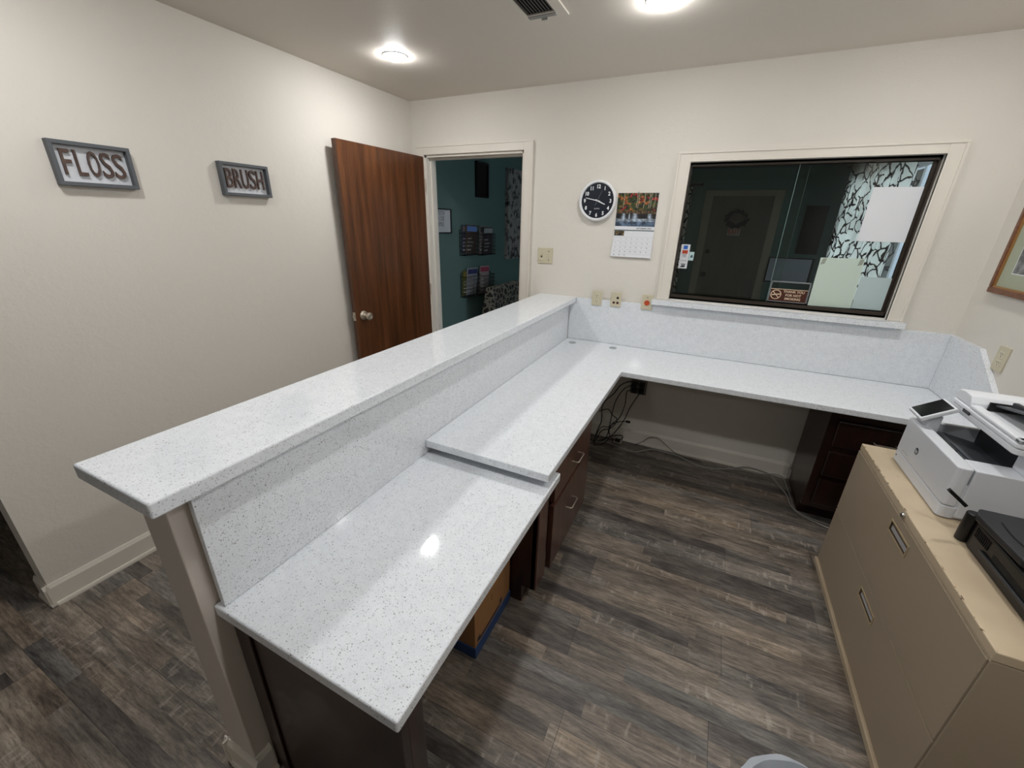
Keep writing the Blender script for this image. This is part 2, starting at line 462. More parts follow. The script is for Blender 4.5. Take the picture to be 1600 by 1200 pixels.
# baseboards with a shoe mould
def bb_profile(t=0.011, h=0.112, sh=0.007, shh=0.018):
    return [(0, 0), (t+sh, 0), (t+sh, shh*0.5), (t+sh*0.6, shh), (t, shh+0.001), (t, h-0.018), (t*0.55, h-0.006), (t*0.35, h), (0, h)]
pr = bb_profile()
struct('baseboard_left', MB().prism([(p[0], p[1]) for p in pr], 'y', -2.625, -0.012), TRIM, 'cream baseboard along the left wall', 'baseboard')
struct('baseboard_left_end', MB().prism([(-2.607-p[0], p[1]) for p in pr], 'x', -0.118, 0.018), TRIM, 'cream baseboard round the end of the left wall', 'baseboard')
struct('baseboard_back', MB().prism([(-p[0], p[1]) for p in pr], 'x', 1.36, 2.979), TRIM, 'cream baseboard on the back wall below the desk', 'baseboard')
struct('baseboard_back_left', MB().prism([(-p[0], p[1]) for p in pr], 'x', 1.03, 1.228), TRIM, 'cream baseboard between the door and the counter', 'baseboard')

# door frame
b = MB()
b.box(DX1, 1.028, -0.016, 0.0, 0, 2.083); b.box(0.055, DX0, -0.016, 0.0, 0, 2.083); b.box(DX0, DX1, -0.016, 0.0, DZ, 2.083)
b.box(1.022, 1.034, -0.020, 0.0, 0, 2.079); b.box(0.055, 1.034, -0.020, 0.0, 2.079, 2.089)
struct('trim_1', b, TRIM, 'cream painted casing around the doorway', 'trim', 0.002)
b = MB()
b.box(DX0-0.0, DX0+0.016, 0.0, 0.12, 0, DZ); b.box(DX1-0.016, DX1, 0.0, 0.12, 0, DZ); b.box(DX0, DX1, 0.0, 0.12, DZ-0.016, DZ)
b.box(DX0+0.016, DX0+0.028, 0.045, 0.085, 0, DZ-0.016); b.box(DX1-0.028, DX1-0.016, 0.045, 0.085, 0, DZ-0.016); b.box(DX0+0.028, DX1-0.028, 0.045, 0.085, DZ-0.028, DZ-0.016)
struct('trim_2', b, TRIM, 'cream door jamb and stop lining the doorway', 'trim')

# door leaf: hinge at (.122,-.022) to free edge (.086,-.838)
door = thing('door_1', 'dark reddish wood flush door standing open against the left wall', 'door', (0.122, -0.022, 0.0)); door['kind'] = 'structure'
hx, hy, ex, ey = 0.122, -0.024, 0.084, -0.838
dv = Vector((ex-hx, ey-hy, 0)); dl = dv.length; dv.normalize(); nv = Vector((dv.y, -dv.x, 0)) # pointing -x
def dp(u, t, z): # along the leaf, depth behind the visible face, height
    p = Vector((hx, hy, 0))+dv*u+nv*t; return (p.x, p.y, z)
b = MB(); vs = [dp(u, t, z) for u in (0, dl) for t in (0, 0.035) for z in (0.012, 2.018)]
b.add(vs, [(0, 1, 3, 2), (4, 6, 7, 5), (0, 4, 5, 1), (2, 3, 7, 6), (0, 2, 6, 4), (1, 5, 7, 3)])
leaf = obj('door_leaf', b, DOORWOOD, door, 0.0015)
kz = 0.925; ku = dl-0.066
kc = Vector(dp(ku, 0, kz)); out = -nv
b = MB().lathe(kc, out, [(0.033, 0), (0.033, 0.004), (0.028, 0.009), (0.012, 0.012), (0.011, 0.032), (0.018, 0.038), (0.026, 0.046), (0.028, 0.056), (0.026, 0.064), (0.016, 0.068), (0.013, 0.066), (0.0, 0.066)], 32)
obj('door_knob', b, NICKEL, door, smooth=True)
kc2 = Vector(dp(ku, 0.035, kz))
b = MB().lathe(kc2, nv, [(0.031, 0), (0.028, 0.005), (0.012, 0.008), (0.012, 0.016), (0.022, 0.022), (0.024, 0.034), (0.0, 0.04)], 32)
obj('door_knob', b, NICKEL, door, smooth=True)
b = MB()
p0 = Vector(dp(dl, 0.006, kz-0.03)); vs = [Vector(dp(dl+q, t, z)) for q in (0.0, 0.0015) for t in (0.006, 0.030) for z in (kz-0.029, kz+0.029)]
b.add(vs, [(0, 1, 3, 2), (4, 6, 7, 5), (0, 4, 5, 1), (2, 3, 7, 6), (0, 2, 6, 4), (1, 5, 7, 3)])
vs = [Vector(dp(dl+q, t, z)) for q in (0.0015, 0.011) for t in (0.012, 0.024) for z in (kz-0.009, kz+0.009)]
b.add(vs, [(0, 1, 3, 2), (4, 6, 7, 5), (0, 4, 5, 1), (2, 3, 7, 6), (0, 2, 6, 4), (1, 5, 7, 3)])
obj('latch_plate', b, NICKEL, door)
for z in (0.2, 1.02, 1.82):
    obj('hinge', MB().cyl(dp(-0.004, -0.002, z-0.045), (0, 0, 1), 0.006, 0.09, 12), NICKEL, door)

# ------------------------------------------------------------------ knee wall under the high counter (slightly skewed)
def kx(x_near, x_far, y, y_near=-2.607):
    return x_near+(x_far-x_near)*(y-y_near)/(0-y_near)
KY = -2.607
b = MB().prism([(1.224, KY), (1.341, KY), (1.341, -0.0005), (1.224, -0.0005)], 'z', 0.0, 1.035)
struct('wall_counter', b, KNEE, 'beige half wall carrying the raised white counter', 'wall', 0.004)
b = MB()
b.prism([(KY-p[0], p[1]) for p in pr], 'x', 1.206, 1.359)
struct('baseboard_counter', b, TRIM, 'cream baseboard at the end of the half wall', 'baseboard')
b = MB().prism([(1.341+p[0], p[1]) for p in pr], 'y', KY, -2.562)
struct('baseboard_counter_side', b, TRIM, 'short cream baseboard on the inner side of the half wall', 'baseboard')
b = MB().prism([(1.224-p[0], p[1]) for p in pr], 'y', KY-0.018, -0.03)
struct('baseboard_counter_front', b, TRIM, 'cream baseboard along the outer face of the half wall', 'baseboard')
b = MB().prism([(1.3415, -2.566), (1.3595, -2.566), (1.3595, -0.027), (1.3415, -0.027)], 'z', 0.7, 1.0345)
struct('trim_3', b, KNEE, 'painted filler strip behind the counter backsplash', 'trim', 0.001)

# ================================================================== QUARTZ
b = MB().prism([(1.123, -2.654), (1.418, -2.654), (1.421, -0.001), (1.126, -0.001)], 'z', 1.0355, 1.072)
tag(obj('countertop', b, QUARTZ, None, 0.005, 3), 'long raised white speckled transaction counter on top of the half wall', 'countertop')
b = MB().prism([(1.360, -2.572), (1.375, -2.572), (1.375, -0.027), (1.360, -0.027)], 'z', 0.7, 1.0345)
tag(obj('backsplash', b, QUARTZ, None, 0.001), 'long white speckled upstand below the raised counter, facing the desk', 'backsplash')
b = MB().prism([(1.3765, -1.786), (1.900, -1.786), (1.903, -0.590), (3.4995, -0.582), (3.4995, -0.0005), (1.3765, -0.0005)], 'z', 0.730, 0.762)
desk = obj('countertop', b, QUARTZ, None, 0.004, 3)
tag(desk, 'L-shaped white speckled desk top running from the low counter to the back corner', 'countertop')
b = MB().prism([(1.3425, -2.582), (1.904, -2.582), (1.904, -1.662), (1.3425, -1.662)], 'z', 0.664, 0.6985)
tag(obj('countertop', b, QUARTZ, None, 0.005, 3), 'lower white speckled desk top in the foreground, one step down', 'countertop')
b = MB().prism([(1.3765, 0.7635), (3.4775, 0.7635), (3.4775, 1.070), (1.4235, 1.070), (1.4235, 1.0345), (1.3765, 1.0345)], 'y', -0.025, -0.0005)
tag(obj('backsplash', b, QUARTZ, None, 0.001), 'white speckled backsplash on the back wall below the window', 'backsplash')
b = MB().prism([(-0.0005, 0.7635), (-0.575, 0.7635), (-0.53, 0.925), (-0.305, 1.068), (-0.0005, 1.068)], 'x', 3.478, 3.4995)
tag(obj('backsplash', b, QUARTZ, None, 0.001), 'short white backsplash with a clipped corner on the right wall', 'backsplash')
for x, y, lb in ((1.452, -0.133, 'small grey cable grommet in the desk top, nearest the raised counter'),
                 (1.745, -0.123, 'small grey cable grommet in the desk top, nearer the window')):
    b = MB().lathe((x, y, 0.7622), (0, 0, 1), [(0.026, 0), (0.026, 0.002), (0.022, 0.003), (0.021, 0.0022), (0.0, 0.0022)], 32)
    tag(obj('cable_grommet', b, mat('grommet_grey', (158, 162, 164), 0.4), smooth=True), lb, 'grommet', 'grommets in the desk top')

# ================================================================== WINDOW
win = thing('window_1', 'sliding glass reception window with a cream casing and dark bronze frame', 'window', (2.62, 0.0, WZ0)); win['kind'] = 'structure'
b = MB()
XO0, XO1, ZO1 = 1.984, 3.255, 1.969
b.box(XO0, WX0, -0.016, 0, 1.111, ZO1); b.box(WX1, XO1, -0.016, 0, 1.111, ZO1); b.box(WX0, WX1, -0.016, 0, WZ1, ZO1)
b.box(XO0-0.008, XO0+0.004, -0.022, 0, 1.111, ZO1-0.004); b.box(XO1-0.004, XO1+0.008, -0.022, 0, 1.111, ZO1-0.004); b.box(XO0-0.008, XO1+0.008, -0.022, 0, ZO1-0.004, ZO1+0.008)
b.box(WX0-0.01, WX0, -0.019, 0, 1.111, WZ1+0.01); b.box(WX1, WX1+0.01, -0.019, 0, 1.111, WZ1+0.01); b.box(WX0, WX1, -0.019, 0, WZ1, WZ1+0.01)
obj('window_casing', b, TRIM, win, 0.0015)
b = MB().box(1.949, 3.268, -0.066, 0.0, 1.079, 1.110).box(WX0, WX1, 0.0, 0.03, 1.079+0.038, 1.1175)
obj('window_sill', b, QUARTZ, win, 0.003)
b = MB()
b.box(WX0, WX1, 0.022, 0.105, WZ0, WZ0+0.012); b.box(WX0, WX1, 0.022, 0.030, WZ0, WZ0+0.030); b.box(WX0, WX1, 0.062, 0.068, WZ0, WZ0+0.022); b.box(WX0, WX1, 0.098, 0.105, WZ0, WZ0+0.03)
b.box(WX0, WX1, 0.022, 0.105, WZ1-0.012, WZ1); b.box(WX0, WX1, 0.022, 0.030, WZ1-0.022, WZ1); b.box(WX0, WX1, 0.062, 0.068, WZ1-0.024, WZ1)
b.box(WX0, WX0+0.008, 0.022, 0.105, WZ0, WZ1); b.box(WX1-0.008, WX1, 0.022, 0.105, WZ0, WZ1); b.box(WX1-0.020, WX1, 0.045, 0.062, WZ0, WZ1)
obj('window_frame', b, BRONZE, win, 0.001)
PY1, PY2 = 0.048, 0.082
obj('glass_pane', MB().box(2.612, WX1-0.009, PY1, PY1+0.005, WZ0+0.013, WZ1-0.013), GLASS, win)
obj('glass_pane', MB().box(WX0+0.009, 2.664, PY2, PY2+0.005, WZ0+0.013, WZ1-0.013), GLASS, win)
EDGE = mat('glass_edge', (150, 176, 170), 0.2)
obj('glass_edge', MB().box(2.6105, 2.612, PY1, PY1+0.005, WZ0+0.013, WZ1-0.013).box(2.664, 2.6655, PY2, PY2+0.005, WZ0+0.013, WZ1-0.013), EDGE, win)

# things stuck to the glass (front of the panes)
def sheet(x0, x1, z0, z1, y, m_, label, cat='paper', lean=0.0, name='paper_sheet', t=0.0006):
    b = MB().prism([(x0, z0), (x1, z0+lean), (x1, z1+lean), (x0, z1)], 'y', y-t, y)
    return tag(obj(name, b, m_), label, cat)
yF = PY1-0.001
sheet(2.966, 3.172, 1.515, 1.783, yF, PAPER, 'large blank white sheet taped high on the right window pane')
o = thing('paper_sheet', 'pale green sheet taped low on the window pane beside the no-smoking sign', 'paper', (2.925, yF, 1.147))
obj('sheet', MB().prism([(2.828, 1.147), (3.036, 1.15), (3.030, 1.424), (2.826, 1.42)], 'y', yF-0.0007, yF), PAPER_GREEN, o)
for xx, zz in ((2.832, 1.382), (3.004, 1.385)):
    obj('tape_piece', MB().prism([(xx, zz), (xx+0.02, zz+0.006), (xx+0.024, zz+0.036), (xx+0.006, zz+0.034)], 'y', yF-0.0012, yF-0.0008), TAPE, o)
sheet(3.0375, 3.178, 1.152, 1.330, yF, PAPER_BLUE, 'pale blue-green sheet in the lower right corner of the window')
# card sticker
o = thing('payment_sticker', 'narrow white card-payment sticker at the lower left of the window glass', 'sticker', (2.095, PY2-0.0012, 1.31))
yS = PY2-0.001
obj('sticker', MB().box(2.069, 2.122, yS-0.0005, yS, 1.31, 1.460), PAPER, o)
mk = MB(); mk.box(2.083, 2.108, yS-0.0010, yS-0.0006, 1.430, 1.453)
obj('blue_mark', mk, mat('sticker_blue', (40, 104, 196), 0.5), o)
mk = MB(); mk.box(2.079, 2.113, yS-0.0010, yS-0.0006, 1.402, 1.424)
obj('red_mark', mk, mat('sticker_red', (188, 70, 40), 0.5), o)
mk = MB(); mk.text('VISA', 0.013, (2.095, yS-0.0006, 1.385), (1, 0, 0), (0, 0, 1), 0.0004)
mk.box(2.082, 2.108, yS-0.001, yS-0.0006, 1.3935, 1.3965); mk.text('DISCOVER', 0.008, (2.095, yS-0.0006, 1.358), (1, 0, 0), (0, 0, 1), 0.0004)
mk.box(2.083, 2.110, yS-0.001, yS-0.0006, 1.333, 1.339); mk.prism([(2.078, 1.318), (2.106, 1.318), (2.110, 1.330), (2.090, 1.330)], 'y', yS-0.001, yS-0.0006)
obj('black_lettering', mk, INK, o)
o = thing('small_sticker', 'small square pale sticker just right of the card-payment sticker', 'sticker', (2.139, yS, 1.362))
obj('sticker', MB().box(2.1235, 2.153, yS-0.0005, yS, 1.362, 1.415), mat('pale_sticker', (196, 222, 222), 0.7), o)
obj('mark', MB().prism([(2.130, 1.380), (2.148, 1.380), (2.144, 1.397), (2.137, 1.397)], 'y', yS-0.001, yS-0.0006), mat('mark_grey', (84, 104, 112), 0.7), o)
# no smoking sign in a grey frame
SX0, SX1, SZ0, SZ1 = 2.613, 2.820, 1.153, 1.276
o = thing('no_smoking_sign', 'brown THANK YOU FOR NOT SMOKING plaque in a grey frame at the window foot', 'sign', ((SX0+SX1)/2, yF, SZ0))
b = MB(); q = 0.0085
b.box(SX0, SX1, yF-0.006, yF, SZ0, SZ0+q*0.6); b.box(SX0, SX1, yF-0.006, yF, SZ1-q, SZ1); b.box(SX0, SX0+q, yF-0.006, yF, SZ0, SZ1); b.box(SX1-q, SX1, yF-0.006, yF, SZ0, SZ1)
obj('sign_frame', b, GREYMETAL, o, 0.001)
pt = SZ0+0.078
obj('sign_plate', MB().box(SX0+q, SX1-q, yF-0.004, yF-0.001, SZ0+q*0.6, pt), BROWNSIGN, o)
b = MB(); b.box(SX0+q, SX1-q, yF-0.0048, yF-0.004, pt-0.003, pt)
cx, cz, r_ = SX0+0.040, SZ0+0.043, 0.028
ring = []
for i in range(40):
    a0, a1 = 2*PI*i/40, 2*PI*(i+1)/40
    b.prism([(cx+r_*math.cos(a0), cz+r_*math.sin(a0)), (cx+r_*math.cos(a1), cz+r_*math.sin(a1)), (cx+(r_-0.004)*math.cos(a1), cz+(r_-0.004)*math.sin(a1)), (cx+(r_-0.004)*math.cos(a0), cz+(r_-0.004)*math.sin(a0))], 'y', yF-0.0048, yF-0.004)
def bar(p, q_, w_):
    p = Vector(p); q_ = Vector(q_); d = (q_-p).normalized(); nn = Vector((-d.y, d.x))*w_/2
    b.prism([tuple(p+nn), tuple(q_+nn), tuple(q_-nn), tuple(p-nn)], 'y', yF-0.0050, yF-0.004)
bar((cx-0.021, cz-0.003), (cx+0.022, cz+0.004), 0.0065); bar((cx-0.017, cz+0.017), (cx+0.017, cz-0.018), 0.004)
for i, t in enumerate(('THANK YOU', 'FOR NOT', 'SMOKING')):
    b.text(t, 0.0185, (SX0+0.130, yF-0.004, SZ0+0.063-i*0.021), (1, 0, 0), (0, 0, 1), 0.0008, bold=0.0004)
obj('lettering', b, CREAM, o)

# ================================================================== BACK WALL THINGS
def clock():
    cx, cz, R_ = 1.513, 1.712, 0.124
    o = thing('wall_clock', 'round white-rimmed wall clock with a navy dial and white numerals', 'clock', (cx, 0, cz))
    b = MB().lathe((cx, -0.0005, cz), (0, -1, 0), [(R_-0.004, 0), (R_, 0.008), (R_, 0.032), (R_-0.006, 0.040), (R_-0.013, 0.040), (R_-0.017, 0.034), (R_-0.0175, 0.026), (0.001, 0.026)], 72)
    obj('clock_case', b, WHITEENAMEL, o, smooth=True)
    obj('clock_dial', MB().cyl((cx, -0.0268, cz), (0, -1, 0), R_-0.0176, 0.001, 72), NAVY, o)
    for h in range(1, 13):
        a = math.radians(90-30*h); rr_ = 0.086
        b = MB().text(str(h), 0.031, (cx+rr_*math.cos(a), -0.0279, cz+rr_*math.sin(a)-0.002), (1, 0, 0), (0, 0, 1), 0.0006, bold=0.0011, sx=0.9)
        obj('numeral', b, WHITEENAMEL, o)
    b = MB().text('QUARTZ', 0.009, (cx, -0.0279, cz-0.048), (1, 0, 0), (0, 0, 1), 0.0004)
    obj('dial_lettering', b, WHITEENAMEL, o)
    def hand(deg, L, tail, w0, w1, yy, m_=WHITEENAMEL, nm='clock_hand'):
        a = math.radians(90-deg); d = Vector((math.cos(a), math.sin(a))); n_ = Vector((-d.y, d.x)); c = Vector((cx, cz))
        P = [c-d*tail+n_*w0/2, c-d*tail-n_*w0/2, c+d*L-n_*w1/2, c+d*L+n_*w1/2]
        obj(nm, MB().prism([tuple(p) for p in P], 'y', yy-0.0008, yy), m_, o)
    hand(113.5, 0.056, 0.014, 0.008, 0.005, -0.0285); hand(282, 0.082, 0.018, 0.006, 0.0035, -0.0296)
    hand(24, 0.066, 0.03, 0.0022, 0.0016, -0.0307, INKG, 'second_hand')
clock()

def calendar():
    x0, x1, zt, zf, zb = 1.640, 1.895, 1.760, 1.561, 1.368
    o = thing('wall_calendar', 'open wall calendar with an autumn waterfall picture, hanging beside the clock', 'calendar', (1.7675, 0, zb))
    ya = -0.004
    obj('upper_page', MB().box(x0, x1, ya, -0.0015, zf-0.026, zt), PAPER, o)
    NX, NZ = 84, 66
    b = MB(); cols = []
    def col(u, v):
        n1 = mnoise.noise(Vector((u*9, v*9, 1.7))); n2 = mnoise.noise(Vector((u*28, v*28, 5.2))); n3 = mnoise.noise(Vector((u*4, v*5, 9.1)))
        if v < 0.52:
            pal = [(150, 62, 34), (186, 108, 48), (92, 84, 40), (52, 74, 30), (44, 34, 24), (170, 52, 38), (150, 130, 70)]
            k = int((n1*1.6+n3+1.6)*2.1) % len(pal); c = pal[k]
            s_ = 0.75+0.9*n2; c = tuple(max(6, min(255, q*s_)) for q in c)
            for t in (0.16, 0.49, 0.53, 0.67, 0.79, 0.83, 0.92):
                if abs(u-t-0.01*math.sin(v*9)) < 0.006 and v < 0.44: c = (168, 158, 134)
            return c
        if v < 0.62:
            s_ = 0.7+0.8*n2; return tuple(q*s_ for q in (112, 88, 58))
        if v < 0.86:
            f = 0
            for t, w_ in ((0.2, 0.07), (0.34, 0.03), (0.48, 0.09), (0.84, 0.07)):
                f = max(f, math.exp(-((u-t-0.3*(v-0.62)*(t-0.4))/(w_*(0.5+2.4*(v-0.6))))**2))
            if v > 0.76: f = max(f, 0.7+0.5*n1)
            f = max(0, min(1, f*(0.8+0.5*n2))); return tuple(a*(1-f)+c_*f for a, c_ in zip((22, 20, 20), (196, 214, 232)))
        f = max(0, min(1, 0.45+0.5*n1+0.35*n2)); return tuple(a*(1-f)+c_*f for a, c_ in zip((28, 40, 56), (132, 156, 184)))
    for j in range(NZ+1):
        for i in range(NX+1):
            u, v = i/NX, j/NZ
            b.v.append((x0+0.001+(x1-x0-0.002)*u, ya-0.0004, zt-0.001-(zt-zf)*v)); cols.append(lin(tuple(max(0, min(255, q)) for q in col(u, v))))
    for j in range(NZ):
        for i in range(NX):
            k = j*(NX+1)+i; b.f.append((k, k+NX+1, k+NX+2, k+1)); b.mi.append(0)
    b.cols = cols
    obj('waterfall_picture', b, VC, o)
    # lower page, bottom edge lifting slightly off the wall
    z1 = zf-0.0265
    b = MB(); n_ = 8
    def yy(z): t = (z1-z)/(z1-zb); return ya-0.001-0.010*t*t
    for k in range(n_+1):
        z = z1+(zb-z1)*k/n_; xs = -0.006*k/n_
        b.v += [(x0+xs, yy(z), z), (x1+xs*0.0+0.001*k/n_, yy(z), z)]
    for k in range(n_): b.f.append((2*k, 2*k+2, 2*k+3, 2*k+1)); b.mi.append(0)
    pg = obj('lower_page', b, PAPER, o); sm = pg.modifiers.new('thick', 'SOLIDIFY'); sm.thickness = 0.0012; sm.offset = -1
    b = MB(); b.text('SEPTEMBER 2025', 0.0135, (x1-0.066, ya-0.0005, zf-0.013), (1, 0, 0), (0, 0, 1), 0.0003, bold=0.0002, sx=0.95)
    def day(i): return 1+i
    rows = [(0, list(range(1, 7)))]+[(1, None)]
    d = 1
    for r_i in range(5):
        for c_ in range(7):
            if r_i == 0 and c_ == 0: continue
            if d > 30: continue
            z = 1.482-r_i*0.0265
            if r_i == 4: z = 1.380
            x = x0+0.016+c_*0.0345
            b.text(str(d), 0.0085, (x, yy(z)-0.0006, z), (1, 0, 0), (0, 0, 1), 0.0003, bold=0.0002); d += 1
    for k in range(5): b.box(x0+0.002, x1-0.002, yy(1.487-k*0.0265)-0.0005, yy(1.487-k*0.0265)-0.0002, 1.4935-k*0.0265, 1.4939-k*0.0265)
    obj('printed_dates', b, INKG, o)
    obj('spiral_fold', MB().box(x0+0.0, x1, ya-0.003, ya-0.0005, z1-0.001, z1+0.0035), mat('fold_green', (74, 92, 86), 0.5), o)
    obj('small_picture', MB().box(x0+0.003, x0+0.066, ya-0.0026, ya-0.0012, z1-0.033, z1-0.003), blotch('small_print', (30, 28, 26), (128, 108, 70), 60), o)
    obj('hanging_pin', MB().cyl((1.769, -0.001, zt+0.002), (0, -1, 0.2), 0.003, 0.008, 10), GREYMETAL, o)
calendar()

def plate(name, cx, z0, z1, wd, yb, label, cat, kind, axis='y', screws=True):
    """wall plate; axis y: on the back wall facing -y; axis x: on the right wall facing -x"""
    def P(a, d, z):
        return (cx+a, yb-d, z) if axis == 'y' else (3.4995-d, cx+a, z)
    o = thing(name, label, cat, P(0, 0, z0), 'wall plates')
    cz = (z0+z1)/2
    def bx(a0, a1, d0, d1, za, zb_):
        p, q = P(a0, d0, za), P(a1, d1, zb_); return MB().box(p[0], q[0], p[1], q[1], p[2], q[2])
    obj('cover_plate', bx(-wd/2, wd/2, 0, 0.006, z0, z1), IVORY, o, 0.002)
    fd = P(0, 1, 0); od = Vector((0, -1, 0)) if axis == 'y' else Vector((-1, 0, 0))
    def disc(a, z, r, m_, nm, d=0.0063, h=0.001, n=20): obj(nm, MB().cyl(P(a, d-0.0005, z), od, r, h+0.0005, n), m_, o)
    if kind == 'duplex':
        for s_ in (-1, 1):
            q = bx(-0.0165, 0.0165, 0.005, 0.0078, cz+s_*0.0195-0.014, cz+s_*0.0195+0.014); r = obj('receptacle', q, IVORY2, o, 0.002)
            for a in (-0.0065, 0.0065): obj('slot', bx(a-0.0012, a+0.0012, 0.0076, 0.0082, cz+s_*0.0195-0.001, cz+s_*0.0195+0.008), DARKHOLE, r)
            obj('slot', bx(-0.0022, 0.0022, 0.0076, 0.0082, cz+s_*0.0195-0.0095, cz+s_*0.0195-0.005), DARKHOLE, r)
        disc(0, cz, 0.0032, IVORY2, 'screw')
    if kind == 'data':
        disc(0.012, cz+0.012, 0.0085, DARKHOLE, 'socket_hole'); disc(-0.012, cz-0.022, 0.0085, mat('rust_hole', (70, 26, 18), 0.6), 'socket_hole'); disc(0.014, cz-0.022, 0.0085, mat('rust_hole', (70, 26, 18), 0.6), 'socket_hole')
        disc(0, cz+0.042, 0.0032, IVORY2, 'screw'); disc(0, cz-0.045, 0.0032, IVORY2, 'screw')
    if kind == 'single':
        disc(0.0, cz-0.004, 0.0175, ORANGE, 'receptacle', h=0.002, n=28)
        for a in (-0.0065, 0.0065): obj('slot', bx(a-0.0013, a+0.0013, 0.0082, 0.009, cz-0.004, cz+0.006), DARKHOLE, o)
        disc(0, cz+0.032, 0.0032, mat('rust_hole', (70, 26, 18), 0.6), 'screw'); disc(0, cz-0.036, 0.0032, IVORY2, 'screw')
    if kind == 'switch':
        a = -0.028
        obj('toggle_frame', bx(a-0.005, a+0.005, 0.005, 0.007, cz-0.012, cz+0.012), DARKHOLE, o)
        obj('toggle', bx(a-0.004, a+0.004, 0.006, 0.016, cz-0.001, cz+0.012), IVORY2, o, 0.001)
        obj('dimmer', bx(a-0.017, a+0.017, 0.005, 0.0085, cz-0.034, cz-0.018), IVORY2, o, 0.001)
        a = 0.028
        obj('toggle', bx(a-0.004, a+0.004, 0.006, 0.014, cz-0.010, cz+0.004), IVORY2, o, 0.001)
        for zz in (0.030, -0.030): disc(a, cz+zz, 0.0035, DARKHOLE, 'screw')
        disc(a, cz+0.019, 0.0045, IVORY2, 'screw')
    return o
plate('light_switch', 1.155, 1.291, 1.400, 0.115, -0.0005, 'square ivory double switch plate between the doorway and the clock', 'switch', 'switch')
plate('wall_outlet', 1.574, 1.029, 1.129, 0.070, -0.0255, 'ivory duplex power outlet at the backsplash top, nearest the raised counter', 'outlet', 'duplex')
plate('data_outlet', 1.708, 1.033, 1.134, 0.074, -0.0255, 'ivory data plate with three dark holes, middle of the three at the backsplash', 'outlet', 'data')
plate('wall_outlet', 1.918, 1.034, 1.136, 0.072, -0.0255, 'ivory plate with one orange-red receptacle beside the window sill', 'outlet', 'single')
plate('wall_outlet', -0.440, 1.003, 1.113, 0.078, 0, 'ivory outlet plate on the right wall above the white printer', 'outlet', 'duplex', axis='x')

# quad outlet with plugs, on the back wall below the desk
o = thing('power_outlet', 'grey four-way outlet full of black plugs under the desk corner', 'outlet', (1.945, 0, 0.41), 'wall plates')
obj('cover_plate', MB().box(1.885, 2.0, -0.007, -0.0005, 0.405, 0.515), mat('grey_plate', (120, 116, 110), 0.5), o, 0.002)
for a, z in ((1.918, 0.485), (1.968, 0.485), (1.918, 0.437), (1.968, 0.437)):
    obj('plug', MB().box(a-0.019, a+0.019, -0.035, -0.0072, z-0.018, z+0.018), BLACKP, o, 0.005)
o = thing('floor_outlet', 'small pale surface outlet box on the floor beneath the tangle of cords', 'outlet', (1.853, -0.06, 0.0))
obj('housing', MB().box(1.825, 1.885, -0.075, -0.03, 0.0, 0.055), mat('pale_box', (176, 170, 158), 0.5), o, 0.003)
obj('socket', MB().box(1.836, 1.874, -0.0775, -0.0755, 0.012, 0.042), DARKHOLE, o)

# ================================================================== LEFT WALL SIGNS
def word_sign(word, y0, y1, z0, z1, label, size, sx):
    o = thing('word_sign', label, 'sign', (0, (y0+y1)/2, z0), 'word signs on the left wall')
    t = 0.030; wv = 0.0135
    b = MB(); b.box(0.0005, t, y0, y1, z0, z0+wv); b.box(0.0005, t, y0, y1, z1-wv, z1); b.box(0.0005, t, y0, y0+wv, z0+wv, z1-wv); b.box(0.0005, t, y1-wv, y1, z0+wv, z1-wv)
    obj('sign_frame', b, SLATE, o, 0.001)
    obj('backboard', MB().box(0.0005, 0.006, y0+wv, y1-wv, z0+wv, z1-wv), SIGNBACK, o)
    L = y1-y0-2*wv-0.022; n_ = len(word)
    for i, ch in enumerate(word):
        yc = y0+wv+0.011+L*(i+0.5)/n_
        b = MB().text(ch, size, (0.008, yc, (z0+z1)/2), (0, 1, 0), (0, 0, 1), 0.009, bold=0.0003, sx=sx)
        ya, yb = min(v[1] for v in b.v), max(v[1] for v in b.v); want = (L/n_)*(0.70 if ch in 'FL' else 0.86); k_ = want/(yb-ya)
        b.v = [(v[0], yc+(v[1]-(ya+yb)/2)*k_, v[2]) for v in b.v]
        obj('letter', b, LETTER, o)
word_sign('FLOSS', -2.130, -1.883, 1.664, 1.817, 'slate-framed wall sign with raised brown letters reading FLOSS', 0.128, 0.56)
word_sign('BRUSH', -1.528, -1.276, 1.664, 1.816, 'slate-framed wall sign with raised brown letters reading BRUSH', 0.128, 0.56)

# ================================================================== CEILING
def ceiling_light(x, y, label):
    o = thing('ceiling_light', label, 'ceiling light', (x, y, H), 'round recessed ceiling lights')
    obj('trim_ring', MB().lathe((x, y, H-0.0003), (0, 0, -1), [(0.066, 0), (0.065, 0.003), (0.056, 0.0055), (0.053, 0.005)], 48), WHITEENAMEL, o, smooth=True)
    obj('lens', MB().lathe((x, y, H-0.0064), (0, 0, -1), [(0.053, 0), (0.052, 0.003), (0.046, 0.008), (0.034, 0.012), (0.017, 0.0138), (0.0, 0.014)], 48), LENS, o, smooth=True)
ceiling_light(0.524, -0.767, 'lit round ceiling light near the open door, left of the vent')
ceiling_light(1.919, -0.836, 'lit round ceiling light at the top edge, right of the vent')
for x, y, lb in ((3.12, -0.88, 'lit round ceiling light above the white printer'), (0.62, -2.36, 'lit round ceiling light above the FLOSS sign side of the counter'),
                 (1.95, -2.40, 'lit round ceiling light over the low desk top'), (3.12, -2.42, 'lit round ceiling light over the file cabinet'),
                 (1.3, -4.6, 'added round fill light on the ceiling, unseen behind the viewer')):  # this last lamp is added as fill, out of view
    ceiling_light(x, y, lb)
o = thing('ceiling_vent', 'white ceiling air vent with dark gaps between its louvres', 'vent', (1.45, -1.04, H))
b = MB(); x0, x1, y0, y1 = 1.352, 1.546, -1.22, -0.872
